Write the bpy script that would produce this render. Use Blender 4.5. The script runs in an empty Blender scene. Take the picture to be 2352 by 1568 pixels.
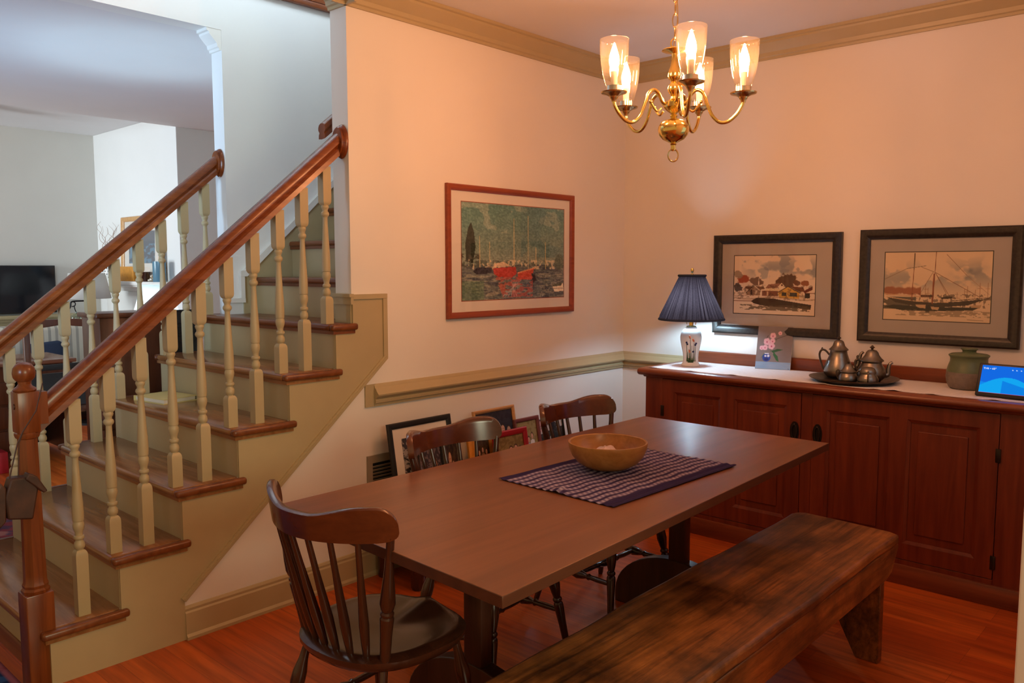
import bpy, bmesh, math, random
import numpy as np
from mathutils import Vector, Matrix

random.seed(7)
rng = np.random.default_rng(11)
scene = bpy.context.scene
COL = scene.collection
PI = math.pi

# ------------------------------------------------------------------ camera
CAM = Vector((-4.3877, -3.0222, 1.45))
pitch, yaw, roll = (math.radians(a) for a in (5.1837, 42.3684, -0.0724))
fw = Vector((math.cos(yaw)*math.cos(pitch), math.sin(yaw)*math.cos(pitch), -math.sin(pitch)))
rt = Vector((math.sin(yaw), -math.cos(yaw), 0))
up = rt.cross(fw)
rt2 = rt*math.cos(roll) + up*math.sin(roll)
up2 = -rt*math.sin(roll) + up*math.cos(roll)
cd = bpy.data.cameras.new('camera')
cd.sensor_width = 36; cd.sensor_fit = 'HORIZONTAL'; cd.lens = 1868.34/2352*36
cd.clip_start = 0.05; cd.clip_end = 100
cam = bpy.data.objects.new('camera', cd); COL.objects.link(cam)
m3 = Matrix((rt2, up2, -fw)).transposed()
cam.matrix_world = Matrix.Translation(CAM) @ m3.to_4x4()
scene.camera = cam

# ------------------------------------------------------------------ world, light, exposure
scene.view_settings.view_transform = 'Standard'
scene.view_settings.look = 'None'
scene.view_settings.gamma = 1.0
scene.view_settings.use_curve_mapping = False
scene.view_settings.exposure = 0.0
scene.cycles.use_denoising = True
scene.cycles.max_bounces = 8
scene.cycles.diffuse_bounces = 5
scene.cycles.transparent_max_bounces = 16
scene.cycles.caustics_reflective = False
scene.cycles.caustics_refractive = False

w = bpy.data.worlds.new('world'); scene.world = w; w.use_nodes = True
bg = w.node_tree.nodes['Background']
bg.inputs[0].default_value = (1.0, 0.62, 0.27, 1)
bg.inputs[1].default_value = 0.50

def area(name, loc, target, sx, sy, power, color, spread=180):
    l = bpy.data.lights.new(name, 'AREA'); l.shape = 'RECTANGLE'
    l.size = sx; l.size_y = sy; l.energy = power; l.color = color; l.spread = math.radians(spread)
    o = bpy.data.objects.new(name, l); COL.objects.link(o)
    o.location = loc
    o.rotation_euler = (Vector(target) - Vector(loc)).to_track_quat('-Z', 'Y').to_euler()
    return o
area('daylight_entry', (-5.6, -1.2, 1.9), (-.7, 4.15, 1.9), 1.0, 1.4, 11, (0.50, 0.76, 1.0), 50)
area('hall_ceiling_fill', (-6.8, 3.3, 1.0), (-2.2, 1.9, 2.75), 1.2, 1.0, 21, (0.40, 0.68, 1.0), 50)  # added unseen light, aimed up to brighten the hall ceiling
area('daylight_living_room', (-5.6, 5.0, 1.6), (-0.95, 4.9, 1.9), 1.4, 1.6, 44, (0.80, 0.92, 1.0), 90)
area('daylight_kitchen', (-3.6, -5.3, 1.7), (-2.2, 0, 0.9), 1.5, 1.2, 58, (0.95, 1.0, 0.70))
area('dining_wall_fill', (-1.15, -2.70, 1.55), (-1.0, 0, 1.0), 0.9, 1.2, 2, (0.78, 0.89, 1.0))  # added cool fill for the right end of the long wall
area('daylight_stairwell', (-2.2, 0.22, 3.9), (-2.2, 1.09, 3.85), 1.8, 0.7, 34, (0.69, 0.86, 1.0), 120)
BULB_S, LAMP_S, SHADE_LAMP_S = 410.0, 310.0, 1100.0
BULB_C = (1.0, 0.41, 0.172)

# ------------------------------------------------------------------ materials
def s2l(c):
    return tuple(((v/255)/12.92 if v/255 <= .04045 else ((v/255+.055)/1.055)**2.4) for v in c)

def new_mat(name):
    m = bpy.data.materials.new(name); m.use_nodes = True
    nt = m.node_tree
    return m, nt, nt.nodes['Principled BSDF']

def plain(name, c, rough=.5, metal=0.0, var=0.06, scale=9.0, spec=.5, bump=0.0):
    m, nt, b = new_mat(name)
    b.inputs['Roughness'].default_value = rough
    b.inputs['Metallic'].default_value = metal
    b.inputs['Specular IOR Level'].default_value = spec
    tc = nt.nodes.new('ShaderNodeTexCoord')
    nz = nt.nodes.new('ShaderNodeTexNoise'); nz.inputs['Scale'].default_value = scale
    nz.inputs['Detail'].default_value = 5
    rp = nt.nodes.new('ShaderNodeValToRGB')
    rp.color_ramp.elements[0].position = .3; rp.color_ramp.elements[1].position = .7
    rp.color_ramp.elements[0].color = (*[x*(1-var) for x in c], 1)
    rp.color_ramp.elements[1].color = (*[min(1, x*(1+var)) for x in c], 1)
    nt.links.new(tc.outputs['Object'], nz.inputs['Vector'])
    nt.links.new(nz.outputs['Fac'], rp.inputs['Fac'])
    nt.links.new(rp.outputs['Color'], b.inputs['Base Color'])
    if bump:
        bp = nt.nodes.new('ShaderNodeBump'); bp.inputs['Strength'].default_value = bump
        bp.inputs['Distance'].default_value = .002
        nt.links.new(nz.outputs['Fac'], bp.inputs['Height'])
        nt.links.new(bp.outputs['Normal'], b.inputs['Normal'])
    return m

def wood(name, c1, c2, axis=0, scale=14.0, stretch=12.0, rough=.35, c3=None, bump=.05, spec=.5, coat=0.0):
    m, nt, b = new_mat(name)
    b.inputs['Roughness'].default_value = rough
    b.inputs['Specular IOR Level'].default_value = spec
    b.inputs['Coat Weight'].default_value = coat
    b.inputs['Coat Roughness'].default_value = .15
    tc = nt.nodes.new('ShaderNodeTexCoord')
    mp = nt.nodes.new('ShaderNodeMapping')
    sc = [1.0]*3; sc[axis] = 1.0/stretch
    mp.inputs['Scale'].default_value = sc
    nz = nt.nodes.new('ShaderNodeTexNoise'); nz.inputs['Scale'].default_value = scale*2.2
    nz.inputs['Detail'].default_value = 8; nz.inputs['Roughness'].default_value = .62
    nz.inputs['Distortion'].default_value = .6
    rp = nt.nodes.new('ShaderNodeValToRGB')
    rp.color_ramp.elements[0].position = .32; rp.color_ramp.elements[0].color = (*c1, 1)
    rp.color_ramp.elements[1].position = .68; rp.color_ramp.elements[1].color = (*c2, 1)
    if c3:
        e = rp.color_ramp.elements.new(.5); e.color = (*c3, 1)
    nt.links.new(tc.outputs['Object'], mp.inputs['Vector'])
    nt.links.new(mp.outputs['Vector'], nz.inputs['Vector'])
    nt.links.new(nz.outputs['Fac'], rp.inputs['Fac'])
    nt.links.new(rp.outputs['Color'], b.inputs['Base Color'])
    if bump:
        bp = nt.nodes.new('ShaderNodeBump'); bp.inputs['Strength'].default_value = bump
        bp.inputs['Distance'].default_value = .002
        nt.links.new(nz.outputs['Fac'], bp.inputs['Height'])
        nt.links.new(bp.outputs['Normal'], b.inputs['Normal'])
    return m

def emit(name, c, s):
    m = bpy.data.materials.new(name); m.use_nodes = True
    nt = m.node_tree; nt.nodes.remove(nt.nodes['Principled BSDF'])
    e = nt.nodes.new('ShaderNodeEmission'); e.inputs[0].default_value = (*c, 1); e.inputs[1].default_value = s
    nt.links.new(e.outputs[0], nt.nodes['Material Output'].inputs[0])
    return m

def thin_glass(name, tint=(1, 1, 1), ior=1.45, rough=0.02, extra=0.0):
    m = bpy.data.materials.new(name); m.use_nodes = True
    nt = m.node_tree; nt.nodes.remove(nt.nodes['Principled BSDF'])
    t = nt.nodes.new('ShaderNodeBsdfTransparent'); t.inputs[0].default_value = (*tint, 1)
    g = nt.nodes.new('ShaderNodeBsdfGlossy'); g.inputs['Roughness'].default_value = rough
    f = nt.nodes.new('ShaderNodeLayerWeight'); f.inputs[0].default_value = .5
    pw = nt.nodes.new('ShaderNodeMath'); pw.operation = 'POWER'; pw.inputs[1].default_value = 4.0
    ad = nt.nodes.new('ShaderNodeMath'); ad.operation = 'MULTIPLY_ADD'; ad.inputs[1].default_value = .8
    ad.inputs[2].default_value = ((ior-1)/(ior+1))**2 + extra; ad.use_clamp = True
    mx = nt.nodes.new('ShaderNodeMixShader')
    nt.links.new(f.outputs['Facing'], pw.inputs[0]); nt.links.new(pw.outputs[0], ad.inputs[0]); nt.links.new(ad.outputs[0], mx.inputs[0])
    nt.links.new(t.outputs[0], mx.inputs[1]); nt.links.new(g.outputs[0], mx.inputs[2])
    nt.links.new(mx.outputs[0], nt.nodes['Material Output'].inputs[0])
    return m

def attr_mat(name, rough=.6, spec=.3):
    m, nt, b = new_mat(name)
    a = nt.nodes.new('ShaderNodeVertexColor'); a.layer_name = 'paint'
    nt.links.new(a.outputs['Color'], b.inputs['Base Color'])
    b.inputs['Roughness'].default_value = rough
    b.inputs['Specular IOR Level'].default_value = spec
    return m

def floor_mat():
    m, nt, b = new_mat('red_oak_floor')
    tc = nt.nodes.new('ShaderNodeTexCoord')
    mp = nt.nodes.new('ShaderNodeMapping'); mp.inputs['Rotation'].default_value = (0, 0, PI/2)
    br = nt.nodes.new('ShaderNodeTexBrick')
    br.offset = .37; br.offset_frequency = 3
    br.inputs['Scale'].default_value = 1
    br.inputs['Brick Width'].default_value = 1.15; br.inputs['Row Height'].default_value = .083
    br.inputs['Mortar Size'].default_value = .0008; br.inputs['Bias'].default_value = 0
    br.inputs['Color1'].default_value = (.47, .080, .012, 1)
    br.inputs['Color2'].default_value = (.62, .132, .020, 1)
    br.inputs['Mortar'].default_value = (.27, .055, .012, 1)
    mp2 = nt.nodes.new('ShaderNodeMapping'); mp2.inputs['Scale'].default_value = (1, .06, 1)
    nz = nt.nodes.new('ShaderNodeTexNoise'); nz.inputs['Scale'].default_value = 38; nz.inputs['Detail'].default_value = 7
    rp = nt.nodes.new('ShaderNodeValToRGB')
    rp.color_ramp.elements[0].position = .3; rp.color_ramp.elements[0].color = (.62, .55, .5, 1)
    rp.color_ramp.elements[1].position = .65; rp.color_ramp.elements[1].color = (1.1, 1.08, 1.05, 1)
    mx = nt.nodes.new('ShaderNodeMixRGB'); mx.blend_type = 'MULTIPLY'; mx.inputs[0].default_value = 1
    nt.links.new(tc.outputs['Object'], mp.inputs[0]); nt.links.new(mp.outputs[0], br.inputs['Vector'])
    nt.links.new(tc.outputs['Object'], mp2.inputs[0]); nt.links.new(mp2.outputs[0], nz.inputs['Vector'])
    nt.links.new(nz.outputs['Fac'], rp.inputs[0])
    nt.links.new(br.outputs['Color'], mx.inputs[1]); nt.links.new(rp.outputs[0], mx.inputs[2])
    nt.links.new(mx.outputs[0], b.inputs['Base Color'])
    b.inputs['Roughness'].default_value = .32
    return m

def stripe_mat(name, base, line, axis, freq, width, rough=.85):
    m, nt, b = new_mat(name)
    tc = nt.nodes.new('ShaderNodeTexCoord'); sp = nt.nodes.new('ShaderNodeSeparateXYZ')
    mu = nt.nodes.new('ShaderNodeMath'); mu.operation = 'MULTIPLY'; mu.inputs[1].default_value = freq
    fr = nt.nodes.new('ShaderNodeMath'); fr.operation = 'FRACT'
    lt = nt.nodes.new('ShaderNodeMath'); lt.operation = 'LESS_THAN'; lt.inputs[1].default_value = width
    mx = nt.nodes.new('ShaderNodeMixRGB'); mx.inputs[1].default_value = (*base, 1); mx.inputs[2].default_value = (*line, 1)
    nt.links.new(tc.outputs['Object'], sp.inputs[0]); nt.links.new(sp.outputs[axis], mu.inputs[0])
    nt.links.new(mu.outputs[0], fr.inputs[0]); nt.links.new(fr.outputs[0], lt.inputs[0])
    nt.links.new(lt.outputs[0], mx.inputs[0]); nt.links.new(mx.outputs[0], b.inputs['Base Color'])
    b.inputs['Roughness'].default_value = rough; b.inputs['Specular IOR Level'].default_value = .2
    return m

M = {}
M['wall'] = plain('cream_wall_paint', (.80, .755, .69), .75, var=.012, scale=3, spec=.25)
M['wallw'] = plain('white_wall_paint', (.80, .80, .78), .8, var=.012, scale=3, spec=.2)
M['wallg'] = plain('grey_wall_paint', (.64, .62, .57), .8, var=.015, scale=3, spec=.2)
M['ceil'] = plain('ceiling_paint', (.74, .73, .74), .85, var=.012, scale=3, spec=.2)
M['trim'] = plain('khaki_trim_paint', (.46, .37, .205), .42, var=.02, scale=12)
M['trimw'] = plain('white_trim_paint', (.80, .79, .75), .4, var=.02)
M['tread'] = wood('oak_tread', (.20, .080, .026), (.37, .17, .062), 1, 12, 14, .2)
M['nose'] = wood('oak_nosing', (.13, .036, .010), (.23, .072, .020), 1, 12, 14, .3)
M['rail'] = wood('cherry_handrail', (.125, .025, .0045), (.26, .065, .0115), 0, 16, 18, .26, spec=.55)
M['newel'] = wood('cherry_newel', (.125, .028, .006), (.25, .068, .016), 2, 16, 18, .28)
M['table'] = wood('cherry_table', (.165, .052, .020), (.255, .086, .035), 0, 7, 16, .30, bump=.02)
M['table_leg'] = wood('dark_table_base', (.035, .011, .006), (.07, .022, .01), 2, 10, 12, .35)
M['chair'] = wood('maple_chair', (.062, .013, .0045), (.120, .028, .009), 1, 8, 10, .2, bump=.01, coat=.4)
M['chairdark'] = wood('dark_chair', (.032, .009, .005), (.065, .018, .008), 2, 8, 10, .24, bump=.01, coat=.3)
M['mahog'] = wood('mahogany', (.105, .013, .004), (.20, .034, .010), 2, 10, 14, .38, bump=.03)
M['mahogy'] = wood('mahogany_long', (.13, .030, .012), (.25, .065, .024), 1, 10, 14, .3, bump=.03)
M['bronze'] = plain('dark_bronze', (.035, .022, .016), .35, .7)
M['frame_dark'] = plain('black_brown_frame', (.022, .016, .012), .38, var=.5, scale=60, bump=.3)
M['frame_red'] = wood('red_wood_frame', (.22, .035, .010), (.34, .07, .02), 0, 16, 14, .35)
M['mat'] = plain('picture_mat', (.42, .365, .31), .85, var=.03)
M['matw'] = plain('cream_mat', (.80, .74, .66), .85, var=.02)
M['paint'] = attr_mat('printed_picture', .55)
M['cloth'] = attr_mat('woven_cloth', .9, .15)
M['glass'] = thin_glass('picture_glass', ior=1.36)
M['shadeglass'] = thin_glass('clear_shade_glass', (.995, .985, .96), 1.5, .03, .03)
_nt = M['shadeglass'].node_tree
_out = _nt.nodes['Material Output']; _src = _out.inputs[0].links[0].from_socket
_tr = _nt.nodes.new('ShaderNodeBsdfTranslucent'); _tr.inputs[0].default_value = (1.0, .96, .80, 1)
_mx = _nt.nodes.new('ShaderNodeMixShader'); _mx.inputs[0].default_value = .006
_nt.links.new(_src, _mx.inputs[1]); _nt.links.new(_tr.outputs[0], _mx.inputs[2]); _nt.links.new(_mx.outputs[0], _out.inputs[0])
M['brass'] = plain('polished_brass', (.88, .64, .20), .14, 1.0, var=.08, scale=20)
M['brassd'] = plain('aged_brass', (.66, .48, .22), .24, 1.0, var=.12, scale=25)
M['silverband'] = plain('pale_metal', (.78, .72, .60), .2, 1.0)
M['bulb'] = emit('lit_bulb', BULB_C, BULB_S)
M['candle'] = plain('ivory_candle_sleeve', (.95, .92, .85), .5)
M['pewter'] = plain('pewter', (.26, .235, .205), .33, 1.0, var=.16, scale=30)
M['pewterd'] = plain('dark_pewter', (.13, .105, .085), .35, 1.0, var=.2, scale=30)
M['ceramic'] = plain('white_porcelain', (.78, .80, .76), .15, var=.02)
M['blackplastic'] = plain('black_plastic', (.012, .010, .010), .4)
M['black'] = plain('matt_black', (.010, .010, .010), .6)
M['navy'] = plain('navy_fabric', (.035, .05, .09), .9, spec=.2)
M['bowl'] = wood('turned_oak_bowl', (.34, .13, .028), (.50, .22, .06), 0, 12, 7, .34)
M['pinkcloth'] = plain('pale_pink_cloth', (.80, .58, .52), .9, var=.08, scale=30, spec=.1)
M['runner'] = stripe_mat('striped_runner', (.80, .76, .74), (.42, .30, .28), 0, 21.0, .13)
M['green'] = plain('sage_glaze', (.115, .150, .075), .38, var=.22, scale=14)
M['clay'] = plain('grey_stoneware', (.19, .155, .13), .7, var=.14, scale=60)
M['iron'] = plain('wrought_iron', (.02, .02, .022), .5, .6)
M['leather'] = plain('dark_leather', (.060, .024, .013), .5, var=.4, scale=18, bump=.3)
M['orange'] = plain('orange_frame', (.60, .25, .03), .5, var=.15, scale=30)
M['redframe'] = plain('red_frame', (.32, .012, .018), .4)
M['oakframe'] = wood('light_oak_frame', (.50, .25, .09), (.62, .36, .15), 0, 20, 10, .4)
M['mauve'] = plain('mauve_frame', (.16, .05, .05), .4)
M['vent'] = plain('beige_vent', (.30, .25, .18), .5)
M['yellow'] = plain('yellow_cover', (.70, .60, .25), .6)
M['paper'] = plain('book_pages', (.75, .70, .58), .8)
M['sofa'] = stripe_mat('striped_sofa', (.66, .62, .52), (.40, .38, .33), 0, 16, .4)
M['tv'] = plain('tv_screen', (.006, .008, .012), .12)
M['lampshade'] = plain('white_lampshade', (.85, .83, .78), .9, spec=.1)
M['deskwood'] = wood('desk_wood', (.075, .022, .010), (.15, .045, .018), 2, 10, 12, .35)
M['desktop'] = wood('desk_top_wood', (.20, .075, .040), (.30, .12, .065), 0, 10, 12, .22)
M['red'] = plain('red_card', (.42, .012, .02), .6)
M['blue_glass'] = plain('blue_candle', (.10, .22, .30), .25)
M['branch'] = plain('pale_branch', (.38, .26, .20), .7)
M['clear'] = thin_glass('clear_glass_ball', (.85, .95, .9), 1.5, .02, .05)
M['fanblade'] = plain('fan_blade', (.16, .14, .125), .5)
M['fire'] = plain('firebox_black', (.015, .014, .013), .9)
M['bulbcool'] = emit('cool_lamp_bulb', (.53, .79, 1.0), LAMP_S)
M['bulbcool2'] = emit('cool_lamp_bulb_far', (.58, .86, 1.0), SHADE_LAMP_S)
M['iris_o'] = plain('orange_flower_glaze', (.60, .20, .10), .2)
M['iris_b'] = plain('blue_flower_glaze', (.02, .03, .10), .2)
M['iris_g'] = plain('green_leaf_glaze', (.03, .07, .025), .2)

def bench_mat():
    m, nt, b = new_mat('worn_bench_plank')
    tc = nt.nodes.new('ShaderNodeTexCoord')
    mp = nt.nodes.new('ShaderNodeMapping'); mp.inputs['Scale'].default_value = (.055, 1, .6)
    n1 = nt.nodes.new('ShaderNodeTexNoise'); n1.inputs['Scale'].default_value = 42; n1.inputs['Detail'].default_value = 10
    n1.inputs['Roughness'].default_value = .72; n1.inputs['Distortion'].default_value = .35
    n2 = nt.nodes.new('ShaderNodeTexNoise'); n2.inputs['Scale'].default_value = 4.0; n2.inputs['Detail'].default_value = 9; n2.inputs['Roughness'].default_value = .66
    r1 = nt.nodes.new('ShaderNodeValToRGB')
    r1.color_ramp.elements[0].position = .34; r1.color_ramp.elements[0].color = (.075, .028, .010, 1)
    r1.color_ramp.elements[1].position = .70; r1.color_ramp.elements[1].color = (.44, .175, .05, 1)
    e = r1.color_ramp.elements.new(.52); e.color = (.27, .10, .028, 1)
    r2 = nt.nodes.new('ShaderNodeValToRGB')
    r2.color_ramp.elements[0].position = .38; r2.color_ramp.elements[0].color = (.30, .27, .25, 1)
    r2.color_ramp.elements[1].position = .62; r2.color_ramp.elements[1].color = (1.3, 1.2, 1.05, 1)
    mx = nt.nodes.new('ShaderNodeMixRGB'); mx.blend_type = 'MULTIPLY'; mx.inputs[0].default_value = 1
    bp = nt.nodes.new('ShaderNodeBump'); bp.inputs['Strength'].default_value = .35; bp.inputs['Distance'].default_value = .004
    nt.links.new(tc.outputs['Object'], mp.inputs[0]); nt.links.new(mp.outputs[0], n1.inputs['Vector'])
    nt.links.new(tc.outputs['Object'], n2.inputs['Vector'])
    nt.links.new(n1.outputs['Fac'], r1.inputs[0]); nt.links.new(n2.outputs['Fac'], r2.inputs[0])
    nt.links.new(r1.outputs[0], mx.inputs[1]); nt.links.new(r2.outputs[0], mx.inputs[2])
    nt.links.new(mx.outputs[0], b.inputs['Base Color'])
    nt.links.new(n1.outputs['Fac'], bp.inputs['Height']); nt.links.new(bp.outputs[0], b.inputs['Normal'])
    b.inputs['Roughness'].default_value = .33
    return m
M['bench'] = bench_mat()
M['floor'] = floor_mat()

def shade_mat():
    m = bpy.data.materials.new('navy_pleated_shade'); m.use_nodes = True
    nt = m.node_tree; nt.nodes.remove(nt.nodes['Principled BSDF'])
    d = nt.nodes.new('ShaderNodeBsdfDiffuse'); d.inputs[0].default_value = (.030, .030, .050, 1)
    t = nt.nodes.new('ShaderNodeBsdfTranslucent'); t.inputs[0].default_value = (.10, .13, .19, 1)
    mx = nt.nodes.new('ShaderNodeMixShader'); mx.inputs[0].default_value = .5
    tc = nt.nodes.new('ShaderNodeTexCoord')
    nz = nt.nodes.new('ShaderNodeTexNoise'); nz.inputs['Scale'].default_value = 220
    rp = nt.nodes.new('ShaderNodeValToRGB')
    rp.color_ramp.elements[0].position = .35; rp.color_ramp.elements[0].color = (.075, .062, .075, 1)
    rp.color_ramp.elements[1].position = .65; rp.color_ramp.elements[1].color = (.27, .215, .225, 1)
    gr = nt.nodes.new('ShaderNodeTexGradient'); gr.gradient_type = 'RADIAL'
    n3 = nt.nodes.new('ShaderNodeTexNoise'); n3.noise_dimensions = '1D'; n3.inputs['Scale'].default_value = 95; n3.inputs['Detail'].default_value = 3
    ml = nt.nodes.new('ShaderNodeMixRGB'); ml.inputs[0].default_value = .72
    nt.links.new(tc.outputs['Object'], gr.inputs[0]); nt.links.new(gr.outputs['Fac'], n3.inputs['W'])
    nt.links.new(tc.outputs['Object'], nz.inputs['Vector']); nt.links.new(nz.outputs['Fac'], ml.inputs[1]); nt.links.new(n3.outputs['Fac'], ml.inputs[2])
    nt.links.new(ml.outputs[0], rp.inputs[0])
    nt.links.new(rp.outputs[0], t.inputs[0])
    nt.links.new(d.outputs[0], mx.inputs[1]); nt.links.new(t.outputs[0], mx.inputs[2])
    nt.links.new(mx.outputs[0], nt.nodes['Material Output'].inputs[0])
    return m
M['navyshade'] = shade_mat()

def white_shade_mat():
    m = bpy.data.materials.new('white_translucent_shade'); m.use_nodes = True
    nt = m.node_tree; nt.nodes.remove(nt.nodes['Principled BSDF'])
    d = nt.nodes.new('ShaderNodeBsdfDiffuse'); d.inputs[0].default_value = (.85, .84, .80, 1)
    t = nt.nodes.new('ShaderNodeBsdfTranslucent'); t.inputs[0].default_value = (.80, .80, .78, 1)
    mx = nt.nodes.new('ShaderNodeMixShader'); mx.inputs[0].default_value = .5
    nt.links.new(d.outputs[0], mx.inputs[1]); nt.links.new(t.outputs[0], mx.inputs[2])
    nt.links.new(mx.outputs[0], nt.nodes['Material Output'].inputs[0])
    return m
M['whiteshade'] = white_shade_mat()

# ------------------------------------------------------------------ geometry helpers
class MB:
    def __init__(s): s.bm = bmesh.new()
    def faces(s, vs, fs):
        b = [s.bm.verts.new(v) for v in vs]
        for f in fs:
            try: s.bm.faces.new([b[i] for i in f])
            except ValueError: pass
        return s
    def box(s, x0, y0, z0, x1, y1, z1, mat=None):
        vs = [Vector((x, y, z)) for x in (x0, x1) for y in (y0, y1) for z in (z0, z1)]
        if mat is not None: vs = [mat @ v for v in vs]
        return s.faces(vs, [(0,1,3,2),(4,6,7,5),(0,4,5,1),(2,3,7,6),(0,2,6,4),(1,5,7,3)])
    def prism(s, pts, axis, a0, a1, mat=None):
        # polygon in the plane perpendicular to axis (0: (y,z), 1: (x,z), 2: (x,y)), extruded from a0 to a1
        n = len(pts)
        def mk(p, a):
            v = [Vector((a, p[0], p[1])), Vector((p[0], a, p[1])), Vector((p[0], p[1], a))][axis]
            return mat @ v if mat is not None else v
        vs = [mk(p, a0) for p in pts] + [mk(p, a1) for p in pts]
        fs = [tuple(range(n)), tuple(range(2*n-1, n-1, -1))] + [(i, (i+1) % n, n+(i+1) % n, n+i) for i in range(n)]
        return s.faces(vs, fs)
    def lathe(s, prof, o=(0, 0, 0), d=(0, 0, 1), seg=24, wob=None, ell=None):
        # prof: (r, t) along direction d from o
        d = Vector(d).normalized(); o = Vector([float(c) for c in o]); prof = [(float(a), float(b)) for a, b in prof]
        q = Vector((0, 0, 1)).rotation_difference(d)
        rings = []
        for r, t in prof:
            if r < 1e-6:
                rings.append([s.bm.verts.new(o + d*t)])
            else:
                ring = []
                for i in range(seg):
                    a = 2*PI*i/seg
                    rr = float(r)*(wob(i, t) if wob else 1)
                    v = Vector((rr*math.cos(a), rr*math.sin(a)*(ell or 1), t))
                    ring.append(s.bm.verts.new(o + q @ v))
                rings.append(ring)
        for A, B in zip(rings, rings[1:]):
            for i in range(seg):
                j = (i+1) % seg
                if len(A) == 1 and len(B) == 1: continue
                if len(A) == 1: s.bm.faces.new((A[0], B[i], B[j]))
                elif len(B) == 1: s.bm.faces.new((A[i], A[j], B[0]))
                else: s.bm.faces.new((A[i], A[j], B[j], B[i]))
        if len(rings[0]) > 1 and len(rings[-1]) > 1 and not getattr(s, 'open', False):
            s.bm.faces.new(list(reversed(rings[0]))); s.bm.faces.new(rings[-1])
        elif len(rings[0]) > 1 and not getattr(s, 'open', False): s.bm.faces.new(list(reversed(rings[0])))
        elif len(rings[-1]) > 1 and not getattr(s, 'open', False): s.bm.faces.new(rings[-1])
        return s
    def turned(s, p, q, prof, seg=16):
        p = Vector(p); q = Vector(q); L = (q-p).length
        return s.lathe([(r, t*L) for t, r in prof], p, q-p, seg)
    def tube(s, pts, r, seg=10, closed=False):
        pts = [Vector([float(c) for c in p]) for p in pts]; n = len(pts)
        rad = [float(v) for v in r] if isinstance(r, (list, tuple)) else [float(r)]*n
        rings = []; prev = None
        for i, p in enumerate(pts):
            if closed: t = pts[(i+1) % n] - pts[i-1]
            else: t = pts[min(i+1, n-1)] - pts[max(i-1, 0)]
            t.normalize()
            if prev is None:
                a = t.cross(Vector((0, 0, 1)))
                if a.length < 1e-3: a = t.cross(Vector((1, 0, 0)))
            else: a = prev - t*prev.dot(t)
            a.normalize(); prev = a; b = t.cross(a)
            rings.append([s.bm.verts.new(p + rad[i]*(a*math.cos(2*PI*k/seg) + b*math.sin(2*PI*k/seg))) for k in range(seg)])
        for i in range(n if closed else n-1):
            A, B = rings[i], rings[(i+1) % n]
            for k in range(seg):
                j = (k+1) % seg
                s.bm.faces.new((A[k], A[j], B[j], B[k]))
        if not closed:
            s.bm.faces.new(list(reversed(rings[0]))); s.bm.faces.new(rings[-1])
        return s
    def ball(s, c, r, seg=20, rings=12, sz=1.0):
        return s.lathe([(r*math.sin(PI*i/rings), -r*sz*math.cos(PI*i/rings)) for i in range(rings+1)], c, (0, 0, 1), seg)
    def rbox(s, x0, y0, z0, x1, y1, z1, bev=.004, seg=2):
        n = len(s.bm.verts); s.box(x0, y0, z0, x1, y1, z1)
        s.bm.verts.ensure_lookup_table()
        vs = s.bm.verts[n:]; es = {e for v in vs for e in v.link_edges}
        bmesh.ops.bevel(s.bm, geom=list(es), offset=bev, segments=seg, affect='EDGES', profile=.5)
        return s
    def build(s, name, mat, parent=None, label=None, smooth=True, ang=38, bevel=0):
        bmesh.ops.recalc_face_normals(s.bm, faces=s.bm.faces)
        me = bpy.data.meshes.new(name); s.bm.to_mesh(me); s.bm.free()
        me.materials.append(M[mat] if isinstance(mat, str) else mat)
        if smooth:
            me.polygons.foreach_set('use_smooth', [True]*len(me.polygons))
            me.set_sharp_from_angle(angle=math.radians(ang))
        o = bpy.data.objects.new(name, me); COL.objects.link(o)
        if parent is not None: o.parent = parent
        if label: o['label'] = label
        if bevel:
            b = o.modifiers.new('bevel', 'BEVEL'); b.width = bevel; b.segments = 2; b.limit_method = 'ANGLE'
            b.angle_limit = math.radians(40)
        return o

def tag(o, label, cat, group=None):
    o['label'] = label; o['category'] = cat
    if group: o['group'] = group
    return o
def thing(name, label, cat, loc=(0, 0, 0), rz=0, group=None):
    o = bpy.data.objects.new(name, None); COL.objects.link(o); o.empty_display_size = .1
    o.location = loc; o.rotation_euler = (0, 0, rz)
    return tag(o, label, cat, group)
def struct(o): o['kind'] = 'structure'; return o
def dup(root, loc, rz, label):
    r = root.copy(); COL.objects.link(r); r.location = loc; r.rotation_euler = (0, 0, rz); r['label'] = label
    for ch in list(root.children):
        c = ch.copy(); COL.objects.link(c); c.parent = r
        for g in ch.children:
            d = g.copy(); COL.objects.link(d); d.parent = c
    return r
def spline(pts, n=8):
    P = [Vector(p) for p in pts]; out = []
    for i in range(len(P)-1):
        a = P[max(i-1, 0)]; b = P[i]; c = P[i+1]; d = P[min(i+2, len(P)-1)]
        for k in range(n):
            t = k/n
            out.append(.5*((2*b) + (c-a)*t + (2*a-5*b+4*c-d)*t*t + (3*b-a-3*c+d)*t**3))
    out.append(P[-1]); return out

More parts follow.
